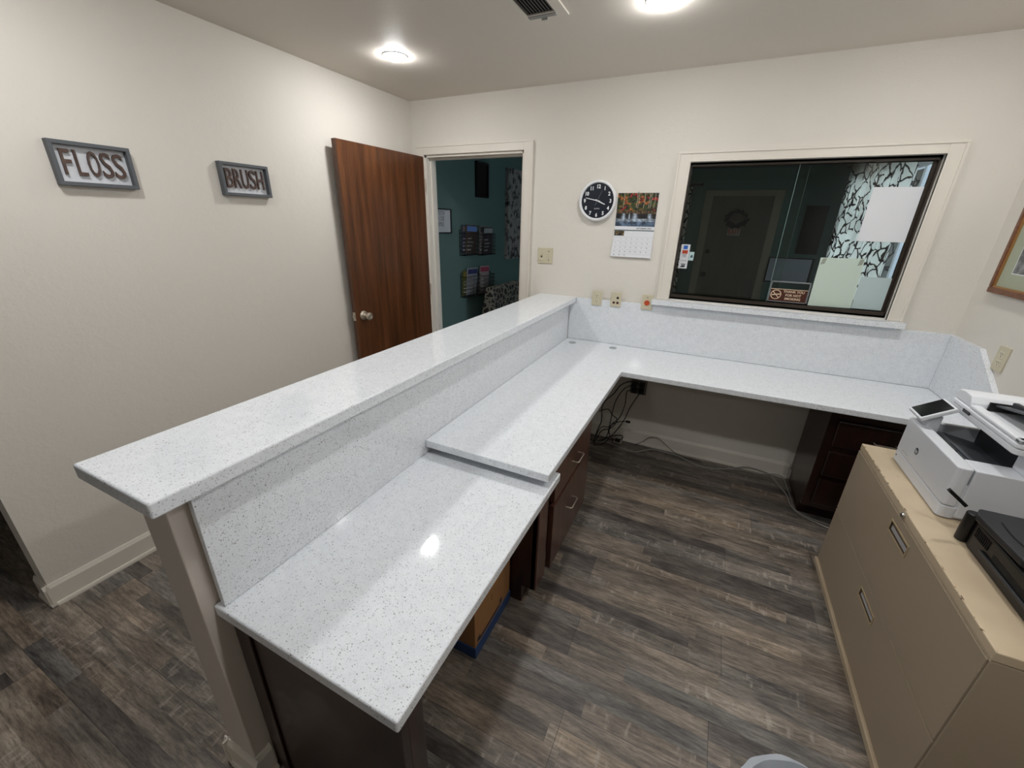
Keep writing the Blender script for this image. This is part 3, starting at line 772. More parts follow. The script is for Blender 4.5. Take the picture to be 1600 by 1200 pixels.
xi0, xi1, yi0, yi1 = 1.378, 1.500, -1.19, -0.930
zt = H-0.0005; zl = H-0.007
b.box(x0, xi0, y0, y1, zl, zt); b.box(xi1, x1, y0, y1, zl, zt); b.box(xi0, xi1, y0, yi0, zl, zt); b.box(xi0, xi1, yi1, y1, zl, zt)
obj('vent_frame', b, TRIM, o, 0.002)
obj('duct_shade', MB().box(xi0, xi1, yi0, yi1, H-0.0012, H-0.0004), BLACKISH, o)  # flat black sheet stands for the shade inside the duct
for k in range(9):
    xx = xi0+0.010+k*0.0135
    b = MB().add([(xx+0.002, yi0, zl-0.001), (xx-0.003, yi0, H-0.0015), (xx-0.002, yi0, H-0.0015), (xx+0.0035, yi0, zl-0.001), (xx+0.002, yi1, zl-0.001), (xx-0.003, yi1, H-0.0015), (xx-0.002, yi1, H-0.0015), (xx+0.0035, yi1, zl-0.001)],
                 [(0, 1, 2, 3), (7, 6, 5, 4), (0, 4, 5, 1), (1, 5, 6, 2), (2, 6, 7, 3), (3, 7, 4, 0)])
    obj('louvre', b, mat('louvre_grey', (150, 150, 146), 0.5), o)
obj('end_flap', MB().box(xi0, xi1+0.004, -0.922, -0.900, zl-0.004, zl), mat('louvre_grey', (150, 150, 146), 0.5), o, 0.001)
obj('lever', MB().box(1.43, 1.455, -0.896, -0.890, zl-0.009, zl), mat('louvre_grey', (150, 150, 146), 0.5), o)

# ================================================================== CABINETS UNDER THE COUNTER
def pull(parent, p0, p1, outv, m_=NICKEL, r=0.0035, d=0.03):
    p0, p1, ov = Vector(p0), Vector(p1), Vector(outv)*d
    t = (p1-p0)*0.06
    b = MB().tube([p0, p0+ov*0.8, p0+ov+t, p1+ov-t, p1+ov*0.8, p1], r, 10)
    return obj('handle', b, m_, parent, smooth=True)
o = thing('base_cabinet', 'dark wood base cabinet with one drawer and one door under the desk top', 'cabinet', (1.6, -1.345, 0))
XF = 1.835
b = MB(); b.prism([(1.40, 0.0), (1.775, 0.0), (1.775, 0.095), (XF, 0.095), (XF, 0.6625), (1.40, 0.6625)], 'y', -1.692, -1.66)
b.box(1.40, XF-0.02, -1.66, -1.0, 0.095, 0.6625); b.box(1.40, 1.775, -1.66, -1.0, 0.0, 0.095)
b.box(1.40, XF-0.02, -1.66, -1.0, 0.6625, 0.7293)
obj('cabinet_body', b, CABWOOD, o, 0.001)
obj('stile', MB().box(XF-0.02, XF+0.006, -1.692, -1.590, 0.095, 0.6625), CABWOOD_LIT, o, 0.0015)
dr = obj('drawer', MB().box(XF-0.005, XF+0.018, -1.552, -1.002, 0.463, 0.705), CABWOOD_LIT, o, 0.002)
pull(dr, (XF+0.018, -1.325, 0.545), (XF+0.018, -1.232, 0.545), (1, 0, 0))
dr = obj('door', MB().box(XF-0.005, XF+0.018, -1.552, -1.002, 0.10, 0.445), CABWOOD_LIT, o, 0.002)
pull(dr, (XF+0.018, -1.37, 0.318), (XF+0.018, -1.278, 0.318), (1, 0, 0))
# end panel
o = thing('end_panel', 'dark brown wooden end panel holding up the near end of the low desk top', 'panel', (1.64, -2.52, 0))
obj('panel', MB().box(1.400, 1.884, -2.556, -2.535, 0.0, 0.6635), CABWOOD, o, 0.001)
obj('post', MB().box(1.812, 1.884, -2.5345, -2.487, 0.0, 0.6635), CABWOOD, o, 0.001)
obj('edge_strip', MB().box(1.3425, 1.3995, -2.556, -2.540, 0.0, 0.6635).box(1.400, 1.414, -2.5625, -2.5565, 0.02, 0.6635), CABWOOD, o, 0.0015)
# storage box
o = thing('storage_box', 'brown cardboard storage box with a blue base on the floor under the low desk', 'box', (1.55, -1.855, 0))
obj('carton', MB().box(1.372, 1.724, -2.003, -1.706, 0.05, 0.29), CARD, o, 0.002)
obj('blue_base', MB().box(1.368, 1.728, -2.007, -1.702, 0.001, 0.055), BLUEC, o, 0.002)
for yy0, yy1, za, zb in ((-1.872, -1.870, 0.17, 0.2), (-1.97, -1.80, 0.062, 0.075), (-1.985, -1.965, 0.066, 0.09), (-1.80, -1.78, 0.068, 0.095)): obj('printed_mark', MB().box(1.7238, 1.7246, yy0, yy1, za, zb), INK, o)
obj('printed_mark', MB().box(1.40, 1.60, -2.0037, -2.003, 0.062, 0.08), INK, o)
# right pedestal
o = thing('drawer_pedestal', 'dark cherry drawer pedestal under the desk in the right corner', 'cabinet', (3.22, -0.27, 0))
b = MB().box(2.982, 3.47, -0.438, -0.03, 0.09, 0.7293); b.box(2.99, 3.47, -0.375, -0.03, 0, 0.09)
obj('cabinet_body', b, CABWOOD, o, 0.002)
for z0, z1 in ((0.495, 0.645), (0.312, 0.466), (0.125, 0.288)):
    d_ = obj('drawer', MB().box(3.018, 3.44, -0.460, -0.4385, z0, z1), CABWOOD, o, 0.007, 2)
    zz = (z0+z1)/2-0.01
    pull(d_, (3.185, -0.460, zz), (3.275, -0.460, zz), (0, -1, 0), r=0.003, d=0.022)

# ================================================================== FILE CABINET
o = thing('file_cabinet', 'tan two-drawer lateral metal file cabinet with a worn top, along the right wall', 'file cabinet', (3.26, -1.325, 0))
FXf, FYn, FYf, FT = 3.026, -1.857, -0.79, 0.684
b = MB().box(FXf, 3.495, FYn, FYf, 0.0, 0.655)
obj('cabinet_body', b, TAN, o, 0.003)
obj('cabinet_top', MB().box(FXf-0.001, 3.495, FYn-0.001, FYf+0.001, 0.6555, FT), TANTOP, o, 0.003)
obj('base_plinth', MB().box(FXf-0.014, FXf-0.0005, FYn, FYf, 0.0, 0.026), TANTOP, o, 0.002)
def file_drawer(z0, z1, ly0, ly1, lz0, lz1):
    b = MB(); xa, xb = FXf-0.004, FXf-0.0005
    ya, yb = FYn+0.006, FYf-0.006
    b.box(xa, xb, ya, ly0, z0, z1); b.box(xa, xb, ly1, yb, z0, z1); b.box(xa, xb, ly0, ly1, z0, lz0); b.box(xa, xb, ly0, ly1, lz1, z1)
    d_ = obj('drawer', b, TAN, o)
    r = MB(); q = 0.006
    r.box(xa-0.0025, xb, ly0-q, ly0, lz0-q, lz1+q); r.box(xa-0.0025, xb, ly1, ly1+q, lz0-q, lz1+q); r.box(xa-0.0025, xb, ly0, ly1, lz0-q, lz0); r.box(xa-0.0025, xb, ly0, ly1, lz1, lz1+q)
    obj('pull_rim', r, mat('rim_tan', (176, 156, 124), 0.4), d_, 0.001)
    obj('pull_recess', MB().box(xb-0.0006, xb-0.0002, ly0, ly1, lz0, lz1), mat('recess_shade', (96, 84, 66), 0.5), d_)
    obj('grip', MB().box(xa+0.0012, xb-0.0008, ly0+0.008, ly1-0.008, lz0+0.006, lz0+(lz1-lz0)*0.62), mat('bright_grip', (206, 206, 210), 0.3, 0.4), d_, 0.001)
file_drawer(0.338, 0.650, -1.412, -1.268, 0.577, 0.612)
file_drawer(0.032, 0.331, -1.412, -1.268, 0.258, 0.288)
obj('lock', MB().lathe((FXf-0.001, -1.312, 0.668), (-1, 0, 0), [(0.010, 0), (0.010, 0.006), (0.007, 0.009), (0, 0.009)], 24), CHROME, o, smooth=True)
# ================================================================== WHITE PRINTER
P0 = 0.6845
px0, px1, py0, py1 = 3.105, 3.488, -1.296, -0.878
o = thing('printer', 'white multifunction laser printer with a scanner lid on the file cabinet', 'printer', (3.3, -1.087, P0))
zt = 0.876
def rbox(x0, x1, y0, y1, z0, z1, r, n=5):
    """box with rounded vertical corners"""
    pts = []
    for cx_, cy_, a0 in ((x1-r, y1-r, 0), (x0+r, y1-r, 90), (x0+r, y0+r, 180), (x1-r, y0+r, 270)):
        for k in range(n+1):
            a = math.radians(a0+90*k/n); pts.append((cx_+r*math.cos(a), cy_+r*math.sin(a)))
    return MB().prism(pts, 'z', z0, z1)
obj('base_body', rbox(px0+0.006, px1, py0+0.006, py1-0.006, P0+0.004, P0+0.13, 0.02), WHITEP, o, 0.002)
obj('paper_drawer', rbox(px0, px0+0.05, py0, py1, P0+0.003, P0+0.046, 0.018), WHITEP, o, 0.003, smooth=False)
obj('front_cover', rbox(px0, px0+0.042, py0, py1, P0+0.0485, zt, 0.016), WHITEP, o, 0.005, 3)
obj('side_panel', MB().box(px0+0.043, px1, py0, py0+0.085, P0+0.01, zt-0.001), WHITEP, o, 0.004, 3)
obj('side_panel', MB().box(px0+0.043, px1, py1-0.02, py1, P0+0.01, zt-0.001), WHITEP, o, 0.004, 3)
obj('rear_body', MB().box(3.318, px1, py0+0.086, py1-0.021, P0+0.131, 0.948).box(3.262, px1, py0+0.004, py0+0.085, zt-0.001, 0.948), WHITEP, o, 0.003)
tr = obj('output_tray', MB().prism([(px0+0.043, 0.852), (3.317, 0.820), (3.317, 0.8155), (px0+0.043, 0.8155)], 'y', py0+0.0865, py1-0.0205), GREYP, o)
obj('tray_back', MB().box(3.310, 3.3175, py0+0.0865, py1-0.0205, 0.822, 0.947), DGREYP, o)
obj('tray_stop', MB().prism([(px0+0.046, 0.8525), (px0+0.075, 0.8475), (px0+0.075, 0.853), (px0+0.046, 0.858)], 'y', -1.10, -1.00), DGREYP, o, 0.001)
obj('tray_mark', MB().prism([(px0+0.09, 0.8460), (3.27, 0.8295), (3.27, 0.8307), (px0+0.09, 0.8472)], 'y', -1.135, -1.005), mat('tray_grey', (92, 96, 102), 0.45), o)
# scanner lid and feeder
lx0 = 3.205
obj('scanner_base', rbox(lx0, px1, py0+0.004, py1-0.0, 0.9485, 0.968, 0.02), WHITEP2, o, 0.004, 3)
obj('scanner_lid', rbox(lx0-0.002, px1, py0+0.002, py1+0.002, 0.9695, 0.986, 0.02), WHITEP2, o, 0.005, 3)
b = MB()
prof = [(py1+0.001, 0.9865), (py1+0.001, 1.010), (py1-0.015, 1.024), (py1-0.05, 1.030), (py1-0.095, 1.026), (py1-0.112, 1.004), (py1-0.118, 0.9865)]
b.prism(prof, 'x', lx0+0.004, px1)
obj('document_feeder', b, WHITEP2, o, 0.006, 3)
b = MB(); b.box(lx0, lx0+0.03, py0+0.004, py1-0.12, 0.9865, 1.0); b.box(lx0, px1, py0+0.004, py0+0.03, 0.9865, 1.0)
obj('feeder_rim', b, WHITEP2, o, 0.005, 3)
obj('feeder_slot', MB().box(lx0+0.045, px1-0.01, py1-0.1255, py1-0.1195, 0.9875, 1.018), BLACKP, o)
obj('input_tray', MB().prism([(py1-0.125, 1.006), (py0+0.07, 1.050), (py0+0.07, 1.057), (py1-0.125, 1.013)], 'x', lx0+0.06, px1-0.02), GREYP, o, 0.002)
obj('paper_guide', MB().prism([(py1-0.14, 1.014), (py1-0.24, 1.025), (py1-0.24, 1.040), (py1-0.14, 1.034)], 'x', lx0+0.09, lx0+0.105), DGREYP, o, 0.002)
obj('lid_grip', MB().box(lx0-0.0035, lx0-0.0008, -1.02, -0.975, 0.964, 0.975), DGREYP, o)
# control panel, tilted
def tilt(pts, c, ang):
    res = []; ca, sa = math.cos(ang), math.sin(ang)
    for p in pts:
        dx, dz = p[0]-c[0], p[2]-c[2]; res.append((c[0]+dx*ca-dz*sa, p[1], c[2]+dx*sa+dz*ca))
    return res
pc = (3.108, -0.93, 0.882); ang = math.radians(33)
b = MB().box(3.098, 3.208, -0.985, -0.876, 0.884, 0.900); b.v = [(p[0]+0.002, p[1]-0.003, p[2]+0.022) for p in tilt(b.v, pc, ang)]
cp = obj('control_panel', b, WHITEP2, o, 0.004, 3)
b = MB().box(3.106, 3.200, -0.979, -0.882, 0.9003, 0.9015); b.v = [(p[0]+0.002, p[1]-0.003, p[2]+0.022) for p in tilt(b.v, pc, ang)]
obj('touch_screen', b, BLACKG, cp)
obj('panel_neck', MB().box(3.130, 3.168, -0.962, -0.885, 0.860, 0.922), WHITEP, o)
# logo
b = MB().cyl((px0-0.0002, -1.033, 0.796), (-1, 0, 0), 0.0135, 0.0006, 32)
lg = obj('logo', b, mat('logo_grey', (52, 56, 60), 0.4), o)
obj('logo_letters', MB().text('hp', 0.021, (px0-0.0009, -1.033, 0.7965), (0, -1, 0), (0.0, 0, 1), 0.0004, bold=0.0003, sx=0.9), WHITEP2, lg)
obj('power_light', MB().cyl((px0-0.0002, -0.905, 0.712), (-1, 0, 0), 0.0035, 0.001, 14), DGREYP, o)
obj('model_lettering', MB().box(px0-0.0005, px0, -0.985, -0.935, 0.749, 0.752), mat('light_grey_ink', (176, 178, 182), 0.6), o)

# ================================================================== BLACK PRINTER
o = thing('inkjet_printer', 'black inkjet printer on the near end of the tan file cabinet', 'printer', (3.29, -1.63, P0))
bx0, by0, by1 = 3.128, -1.85, -1.412
b = rbox(bx0, 3.46, by0, by1, P0+0.002, 0.775, 0.03, 4); obj('printer_body', b, BLACKP, o, 0.004, 3)
lid = MB().prism([(bx0+0.008, by1+0.012), (bx0-0.012, by1-0.03), (bx0+0.0, by0+0.22), (bx0+0.045, by0+0.14), (bx0+0.05, by0), (3.465, by0), (3.465, by1+0.012)], 'z', 0.782, 0.803)
obj('printer_lid', lid, mat('charcoal_plastic', (34, 35, 38), 0.4), o, 0.005, 3)
obj('lid_seam', MB().prism([(bx0+0.012, by1), (bx0+0.012, by0+0.02), (3.45, by0+0.02), (3.45, by1)], 'z', 0.775, 0.782), BLACKISH, o)
obj('front_column', MB().cyl((bx0+0.004, by1+0.010, P0+0.001), (0, 0, 1), 0.018, 0.098, 20), BLACKP, o, 0.003)
b = MB(); d = Vector((-0.052, 0.0, 0.042)); p = Vector((3.105, by1+0.010, 0.795)); s_ = Vector((0.006, 0, 0.008)); yv = Vector((0, 0.012, 0))
vs = [p, p+yv, p+s_+yv, p+s_, p+d, p+d+yv, p+d+s_+yv, p+d+s_]
b.add(vs, [(3, 2, 1, 0), (4, 5, 6, 7), (0, 1, 5, 4), (1, 2, 6, 5), (2, 3, 7, 6), (3, 0, 4, 7)])
obj('lever', b, BLACKP, o, 0.001)
obj('output_slot', MB().box(bx0-0.001, bx0+0.001, -1.70, -1.545, 0.726, 0.744), BLACKISH, o)
obj('slot_lip', MB().box(bx0-0.007, bx0-0.0005, -1.72, -1.50, 0.716, 0.724), DGREYP, o, 0.002)
for k in range(9): obj('vent_rib', MB().box(bx0-0.002, bx0+0.001, -1.452-k*0.008, -1.449-k*0.008, 0.735, 0.765), BLACKISH, o)
obj('lid_crease', MB().tube([(3.16, -1.46, 0.8035), (3.155, -1.53, 0.804), (3.165, -1.60, 0.8035)], 0.0015, 6, smooth=5).tube([(3.235, -1.53, 0.8035), (3.228, -1.58, 0.805), (3.24, -1.66, 0.8035)], 0.003, 6, smooth=5), BLACKISH, o)

# ================================================================== RIGHT WALL PICTURE
o = thing('picture_frame', 'brown wooden framed print with a green mat, cut off by the right edge', 'picture', (3.5, -0.40, 1.31))
y0, y1, z0, z1 = -0.66, -0.150, 1.312, 1.72; f = 0.026
def ring(xa, xb, y0, y1, z0, z1, f):
    b = MB(); b.box(xa, xb, y0, y1, z0, z0+f); b.box(xa, xb, y0, y1, z1-f, z1); b.box(xa, xb, y0, y0+f, z0+f, z1-f); b.box(xa, xb, y1-f, y1, z0+f, z1-f); return b
FRW = wood('frame_wood', (84, 48, 26), (112, 66, 38), (134, 84, 50), (5, 30, 30), 0.35)
obj('frame_moulding', ring(3.478, 3.4995, y0, y1, z0, z1, f), FRW, o, 0.004)
obj('inner_lip', ring(3.482, 3.4995, y0+f, y1-f, z0+f, z1-f, 0.006), mat('gilt_lip', (160, 118, 68), 0.35, 0.3), o)
g = f+0.006
obj('mat_board', MB().box(3.490, 3.4995, y0+g, y1-g, z0+g, z1-g), mat('green_mat', (168, 174, 152), 0.8), o)
obj('bevel_line', ring(3.4893, 3.490, y0+g+0.075, y1-g-0.075, z0+g+0.06, z1-g-0.06, 0.004), PAPER, o)
obj('print', MB().box(3.4888, 3.4899, y0+g+0.08, y1-g-0.08, z0+g+0.065, z1-g-0.065), PRINTGREY, o)

# ================================================================== CORDS
def cord(pts, r, m_, label, group=None, name='cable'):
    return tag(obj(name, MB().tube(pts, r, 7, smooth=6), m_, smooth=True), label, 'cord', group)
g = 'black cords hanging under the desk corner'
lb = 'thin black cord hanging in the tangle under the desk corner'
cord([(1.915, -0.036, 0.485), (1.86, -0.10, 0.47), (1.815, -0.13, 0.38), (1.800, -0.14, 0.28), (1.79, -0.12, 0.18), (1.775, -0.10, 0.06), (1.74, -0.12, 0.012), (1.66, -0.14, 0.010)], 0.0035, BLACKP, lb, g)
cord([(1.965, -0.036, 0.437), (1.945, -0.09, 0.40), (1.915, -0.13, 0.33), (1.895, -0.15, 0.25), (1.86, -0.15, 0.17), (1.82, -0.16, 0.10), (1.76, -0.17, 0.014), (1.70, -0.2, 0.012)], 0.0035, BLACKP, lb, g)
cord([(1.915, -0.036, 0.437), (1.875, -0.08, 0.44), (1.880, -0.12, 0.36), (1.86, -0.15, 0.26), (1.81, -0.16, 0.19), (1.80, -0.17, 0.12), (1.85, -0.18, 0.08), (1.90, -0.17, 0.10), (1.885, -0.16, 0.12), (1.80, -0.15, 0.08), (1.72, -0.14, 0.014)], 0.0035, BLACKP, lb, g)
cord([(1.965, -0.036, 0.485), (1.90, -0.07, 0.52), (1.83, -0.10, 0.49), (1.79, -0.12, 0.42), (1.74, -0.13, 0.36), (1.72, -0.14, 0.30), (1.73, -0.15, 0.20), (1.71, -0.15, 0.12), (1.69, -0.15, 0.012)], 0.004, BLACKP, lb, g)
cord([(1.70, -0.13, 0.26), (1.76, -0.12, 0.29), (1.80, -0.12, 0.25), (1.84, -0.13, 0.22), (1.80, -0.15, 0.15), (1.74, -0.16, 0.12), (1.70, -0.17, 0.014)], 0.0035, BLACKP, lb, g)
cc = cord([(1.905, -0.15, 0.235), (1.87, -0.15, 0.225), (1.83, -0.14, 0.20), (1.78, -0.13, 0.15), (1.73, -0.15, 0.14), (1.69, -0.19, 0.02)], 0.003, BLACKP, 'black cord ending in a loose connector under the desk corner', None)
obj('connector', MB().box(1.906, 1.938, -0.158, -0.142, 0.228, 0.243), BLACKP, cc, 0.003)
cord([(1.66, -0.16, 0.008), (1.72, -0.13, 0.008), (1.79, -0.11, 0.008), (1.83, -0.12, 0.007), (1.90, -0.14, 0.007), (1.993, -0.155, 0.007), (2.06, -0.10, 0.007), (2.113, -0.055, 0.007), (2.20, -0.05, 0.007), (2.292, -0.06, 0.007), (2.36, -0.10, 0.007), (2.431, -0.137, 0.007), (2.50, -0.13, 0.007), (2.574, -0.107, 0.007), (2.66, -0.05, 0.007), (2.74, -0.032, 0.03), (2.86, -0.032, 0.02), (2.90, -0.08, 0.007), (2.93, -0.16, 0.007), (2.955, -0.235, 0.007), (2.965, -0.34, 0.007), (3.00, -0.415, 0.007), (3.10, -0.47, 0.007), (3.20, -0.50, 0.007)], 0.0042, CORD_G, 'long grey cable trailing over the floor below the desk to the drawer pedestal')
cord([(2.62, -0.075, 0.006), (2.72, -0.05, 0.006), (2.82, -0.045, 0.008), (2.90, -0.045, 0.03), (2.945, -0.06, 0.03), (2.97, -0.13, 0.007), (2.975, -0.26, 0.007), (2.985, -0.38, 0.007), (3.06, -0.43, 0.006), (3.16, -0.45, 0.006)], 0.0038, CORD_G, 'second grey cable bending round the foot of the drawer pedestal')
cord([(1.98, -0.05, 0.006), (2.03, -0.035, 0.04), (2.08, -0.032, 0.09), (2.14, -0.035, 0.10), (2.20, -0.04, 0.06), (2.30, -0.05, 0.008), (2.45, -0.06, 0.006)], 0.0022, BLACKP, 'thin dark cord leaning on the baseboard below the desk')

# ================================================================== WASTE BIN
o = thing('waste_bin', 'waste bin with a pale grey plastic liner, at the bottom edge', 'waste bin', (2.71, -2.19, 0))
bc = (2.71, -2.185)
obj('bin_body', MB().lathe((bc[0], bc[1], 0.001), (0, 0, 1), [(0.100, 0), (0.134, 0.280), (0.137, 0.285), (0.133, 0.286), (0.130, 0.275), (0.098, 0.006), (0.0, 0.006)], 40), BLACKP, o, smooth=True)
b = MB(); n_ = 72
prof = [(0.080, 0.014), (0.103, 0.17), (0.122, 0.28), (0.136, 0.308), (0.150, 0.300), (0.151, 0.25), (0.150, 0.20)]
for k, (r, z) in enumerate(prof):
    for i in range(n_):
        a = 2*PI*i/n_
        wob = 1+0.035*mnoise.noise(Vector((math.cos(a)*4, math.sin(a)*4, k*0.8)))*(1 if k > 1 else 0.4)
        zz = z+(0.012*mnoise.noise(Vector((math.cos(a)*3, math.sin(a)*3, 9+k*0.3))) if k > 1 else 0)
        b.v.append((bc[0]+r*wob*math.cos(a), bc[1]+r*wob*math.sin(a), zz))
for k in range(len(prof)-1):
    for i in range(n_): b.f.append((k*n_+i, k*n_+(i+1) % n_, (k+1)*n_+(i+1) % n_, (k+1)*n_+i)); b.mi.append(0)
ln = obj('bin_liner', b, LINER, o, smooth=True)

# ================================================================== WAITING ROOM
def xring(y0, y1, z0, z1, f, t): return ring(0.0005, t, y0, y1, z0, z1, f)
o = thing('framed_print', 'small black-framed lettered print on the teal wall beyond the door', 'picture', (0.01, 0.37, 1.455))
obj('frame', xring(0.236, 0.502, 1.457, 1.665, 0.009, 0.016), BLACKP, o)
obj('print', MB().box(0.0005, 0.006, 0.245, 0.493, 1.466, 1.656), mat('print_paper', (196, 200, 204), 0.6), o)
b = MB()
for i, t in enumerate(('TEETH', 'FLOSS', 'SMILE')): b.text(t, 0.052, (0.0062, 0.345, 1.625-i*0.046), (0, 1, 0), (0, 0, 1), 0.0004, sx=0.75)
obj('lettering', b, INKG, o)
o = thing('framed_print', 'tall narrow black-framed picture high on the teal wall beyond the door', 'picture', (0.01, 1.07, 1.79))
obj('frame', xring(0.955, 1.195, 1.79, 2.112, 0.02, 0.03), BLACKP, o)
obj('print', MB().box(0.0005, 0.012, 0.975, 1.175, 1.81, 2.092), mat('dark_print', (22, 16, 16), 0.5), o)
o = thing('canvas_art', 'tall grey canvas with dark floral blotches on the teal wall', 'picture', (0.02, 2.0, 1.148))
obj('canvas', MB().box(0.0005, 0.04, 1.631, 2.35, 1.148, 2.125), CANVAS, o, 0.002)

def rack(y0, z0, label):
    o = thing('magazine_rack', label, 'magazine rack', (0.0, y0, z0), 'wire magazine racks')
    Wd, Hh, D = 0.285, 0.205, 0.075
    b = MB(); r = 0.0022
    for z in (0, Hh): b.tube([(0.003, y0, z0+z), (D, y0, z0+z), (D, y0+Wd, z0+z), (0.003, y0+Wd, z0+z)], r*1.3, 6)
    b.tube([(0.004, y0, z0), (0.004, y0+Wd, z0), (0.004, y0+Wd, z0+Hh+0.03), (0.004, y0, z0+Hh+0.03), (0.004, y0, z0)], r*1.3, 6)
    for k in range(1, 9):
        y = y0+Wd*k/9; b.tube([(0.003, y, z0), (D, y, z0), (D, y, z0+Hh)], r, 5)
    for k in range(1, 5): b.tube([(0.003, y0, z0+Hh*k/5), (D, y0, z0+Hh*k/5), (D, y0+Wd, z0+Hh*k/5), (0.003, y0+Wd, z0+Hh*k/5)], r, 5)
    obj('wire_basket', b, BLACKP, o)
R1 = (0.645, 1.250); R2 = (0.990, 1.233); R3 = (0.648, 0.838); R4 = (0.975, 0.815)
rack(*R1, 'black wire magazine rack, upper one nearer the door jamb')
rack(*R2, 'black wire magazine rack, upper one nearer the chair')
rack(*R3, 'black wire magazine rack, lower one nearer the door jamb')
rack(*R4, 'black wire magazine rack, lower one beside the patterned chair')
def magazine(R_, dy, x, ang, c1, c2, label, h=0.27, wd=0.205):
    y0, z0 = R_; y0 += dy; z0 += 0.006
    o = thing('magazine', label, 'magazine', (x, y0+wd/2, z0), 'magazines in the wall racks')
    s_, c_ = math.sin(ang), math.cos(ang)
    def T(p):
        yy, zz = p[1]-y0, p[2]-z0
        return (p[0]+0.012*(zz/h), y0+yy*c_+zz*s_, z0+zz*c_-yy*s_+max(0, wd*s_))
    b = MB().box(x, x+0.006, y0, y0+wd, z0, z0+h); b.v = [T(p) for p in b.v]
    cv = obj('cover', b, mat('cover_%d_%d_%d' % c1, c1, 0.35), o)
    b = MB().box(x+0.0062, x+0.007, y0+0.01, y0+wd-0.01, z0+h-0.06, z0+h-0.012); b.v = [T(p) for p in b.v]
    obj('masthead', b, mat('cover_%d_%d_%d' % c2, c2, 0.35), cv)
    b = MB()
    for k in range(4): b.box(x+0.0062, x+0.007, y0+0.02, y0+wd*(0.5+0.1*(k % 3)), z0+0.03+k*0.036, z0+0.042+k*0.036)
    b.v = [T(p) for p in b.v]; obj('cover_lines', b, mat('cover_lines', (190, 188, 184), 0.5), cv)
magazine(R1, 0.015, 0.008, 0.03, (60, 66, 84), (120, 110, 100), 'dark magazine at the back of the upper rack nearer the door')
magazine(R1, 0.062, 0.026, 0.04, (84, 70, 62), (96, 130, 190), 'magazine with a blue masthead in the upper rack nearer the door')
magazine(R2, 0.005, 0.008, 0.04, (120, 116, 112), (60, 58, 60), 'grey magazine at the back of the upper rack nearer the chair', 0.275)
magazine(R2, 0.066, 0.026, 0.0, (56, 50, 56), (150, 156, 156), 'dark magazine in front in the upper rack nearer the chair')
magazine(R3, 0.010, 0.008, 0.02, (92, 96, 50), (130, 120, 60), 'olive magazine at the back of the lower rack nearer the door', 0.25)
magazine(R3, 0.062, 0.026, 0.04, (150, 152, 158), (60, 66, 110), 'pale magazine with a dark blue masthead leaning in the lower rack', 0.27)
magazine(R4, 0.010, 0.012, 0.05, (150, 138, 134), (160, 60, 84), 'magazine with a pink masthead in the lower rack beside the chair', 0.29)

# armchair against the teal wall
o = thing('armchair', 'armchair in dark lattice-patterned fabric below the magazine racks', 'chair', (0.42, 1.12, 0))
def rounded(b_, nm, m_=UPHOL): return obj(nm, b_, m_, o, 0.03, 4)
rounded(MB().prism([(0.16, 0.30), (0.30, 0.30), (0.335, 0.42), (0.30, 0.935), (0.215, 0.945), (0.15, 0.60)], 'y', 0.775, 1.46), 'backrest')
rounded(MB().box(0.30, 0.80, 0.80, 1.43, 0.26, 0.45), 'seat')
for y in (0.765, 1.40): rounded(MB().box(0.25, 0.78, y, y+0.07, 0.24, 0.62), 'armrest')
for x in (0.24, 0.72):
    for y in (0.80, 1.40): obj('leg', MB().cyl((x, y, 0.0), (0, 0, 1), 0.016, 0.27, 12, r2=0.024), CABWOOD, o)

# far door with frame, bow, EXIT sign
b = MB(); b.box(2.02, 2.115, 3.283, 3.2995, 0, 1.99); b.box(2.795, 2.885, 3.283, 3.2995, 0, 1.99); b.box(2.115, 2.795, 3.283, 3.2995, 1.925, 1.99)
struct('trim_4', b, mat('far_casing', (150, 140, 122), 0.5), 'pale casing round the far exit door of the waiting room', 'trim', 0.002)
d2 = thing('door_2', 'dark exit door at the far end of the waiting room', 'door', (2.455, 3.28, 0)); d2['kind'] = 'structure'
DK = wood('far_door_paint', (88, 82, 74), (98, 90, 82), (106, 98, 90), (8, 8, 1), 0.5)
obj('door_leaf', MB().box(2.117, 2.793, 3.288, 3.2995, 0.004, 1.923), DK, d2)
for z, r in ((1.262, 0.028), (0.967, 0.033)):
    obj('door_knob' if z < 1.1 else 'deadbolt', MB().lathe((2.165, 3.288, z), (0, -1, 0), [(r, 0), (r, 0.008), (r*0.4, 0.012), (r*0.4, 0.03), (r*0.8, 0.036), (r*0.8, 0.052), (0, 0.056)] if z < 1.1 else [(r, 0), (r, 0.012), (0, 0.014)], 24), BLACKP, d2, smooth=True)
o = thing('exit_sign', 'small white sign with red EXIT lettering on the far door', 'sign', (2.43, 3.286, 1.465))
obj('sign_board', MB().box(2.355, 2.50, 3.2835, 3.2875, 1.465, 1.552), mat('exit_board', (150, 146, 138), 0.6), o)
obj('lettering', MB().text('EXIT', 0.082, (2.4275, 3.2833, 1.509), (1, 0, 0), (0, 0, 1), 0.0006, bold=0.0012, sx=0.8), EXITRED, o)
o = thing('door_wreath', 'dark bow and wreath decoration hanging above the EXIT sign', 'wreath', (2.43, 3.27, 1.56))
b = MB()
for i in range(26):
    a = 2*PI*i/26; r = 0.10+0.012*math.sin(i*2.7)
    b.tube([(2.43+r*math.cos(a), 3.268, 1.66+0.75*r*math.sin(a)), (2.43+r*1.25*math.cos(a+0.5), 3.256+0.006*math.sin(i), 1.66+r*math.sin(a+0.5))], 0.010, 5)
obj('wreath_ring', b, BLACKP, o)
b = MB()
for s_ in (-1, 1): b.prism([(2.43, 1.60), (2.43+s_*0.10, 1.65), (2.43+s_*0.11, 1.575)], 'y', 3.250, 3.262)
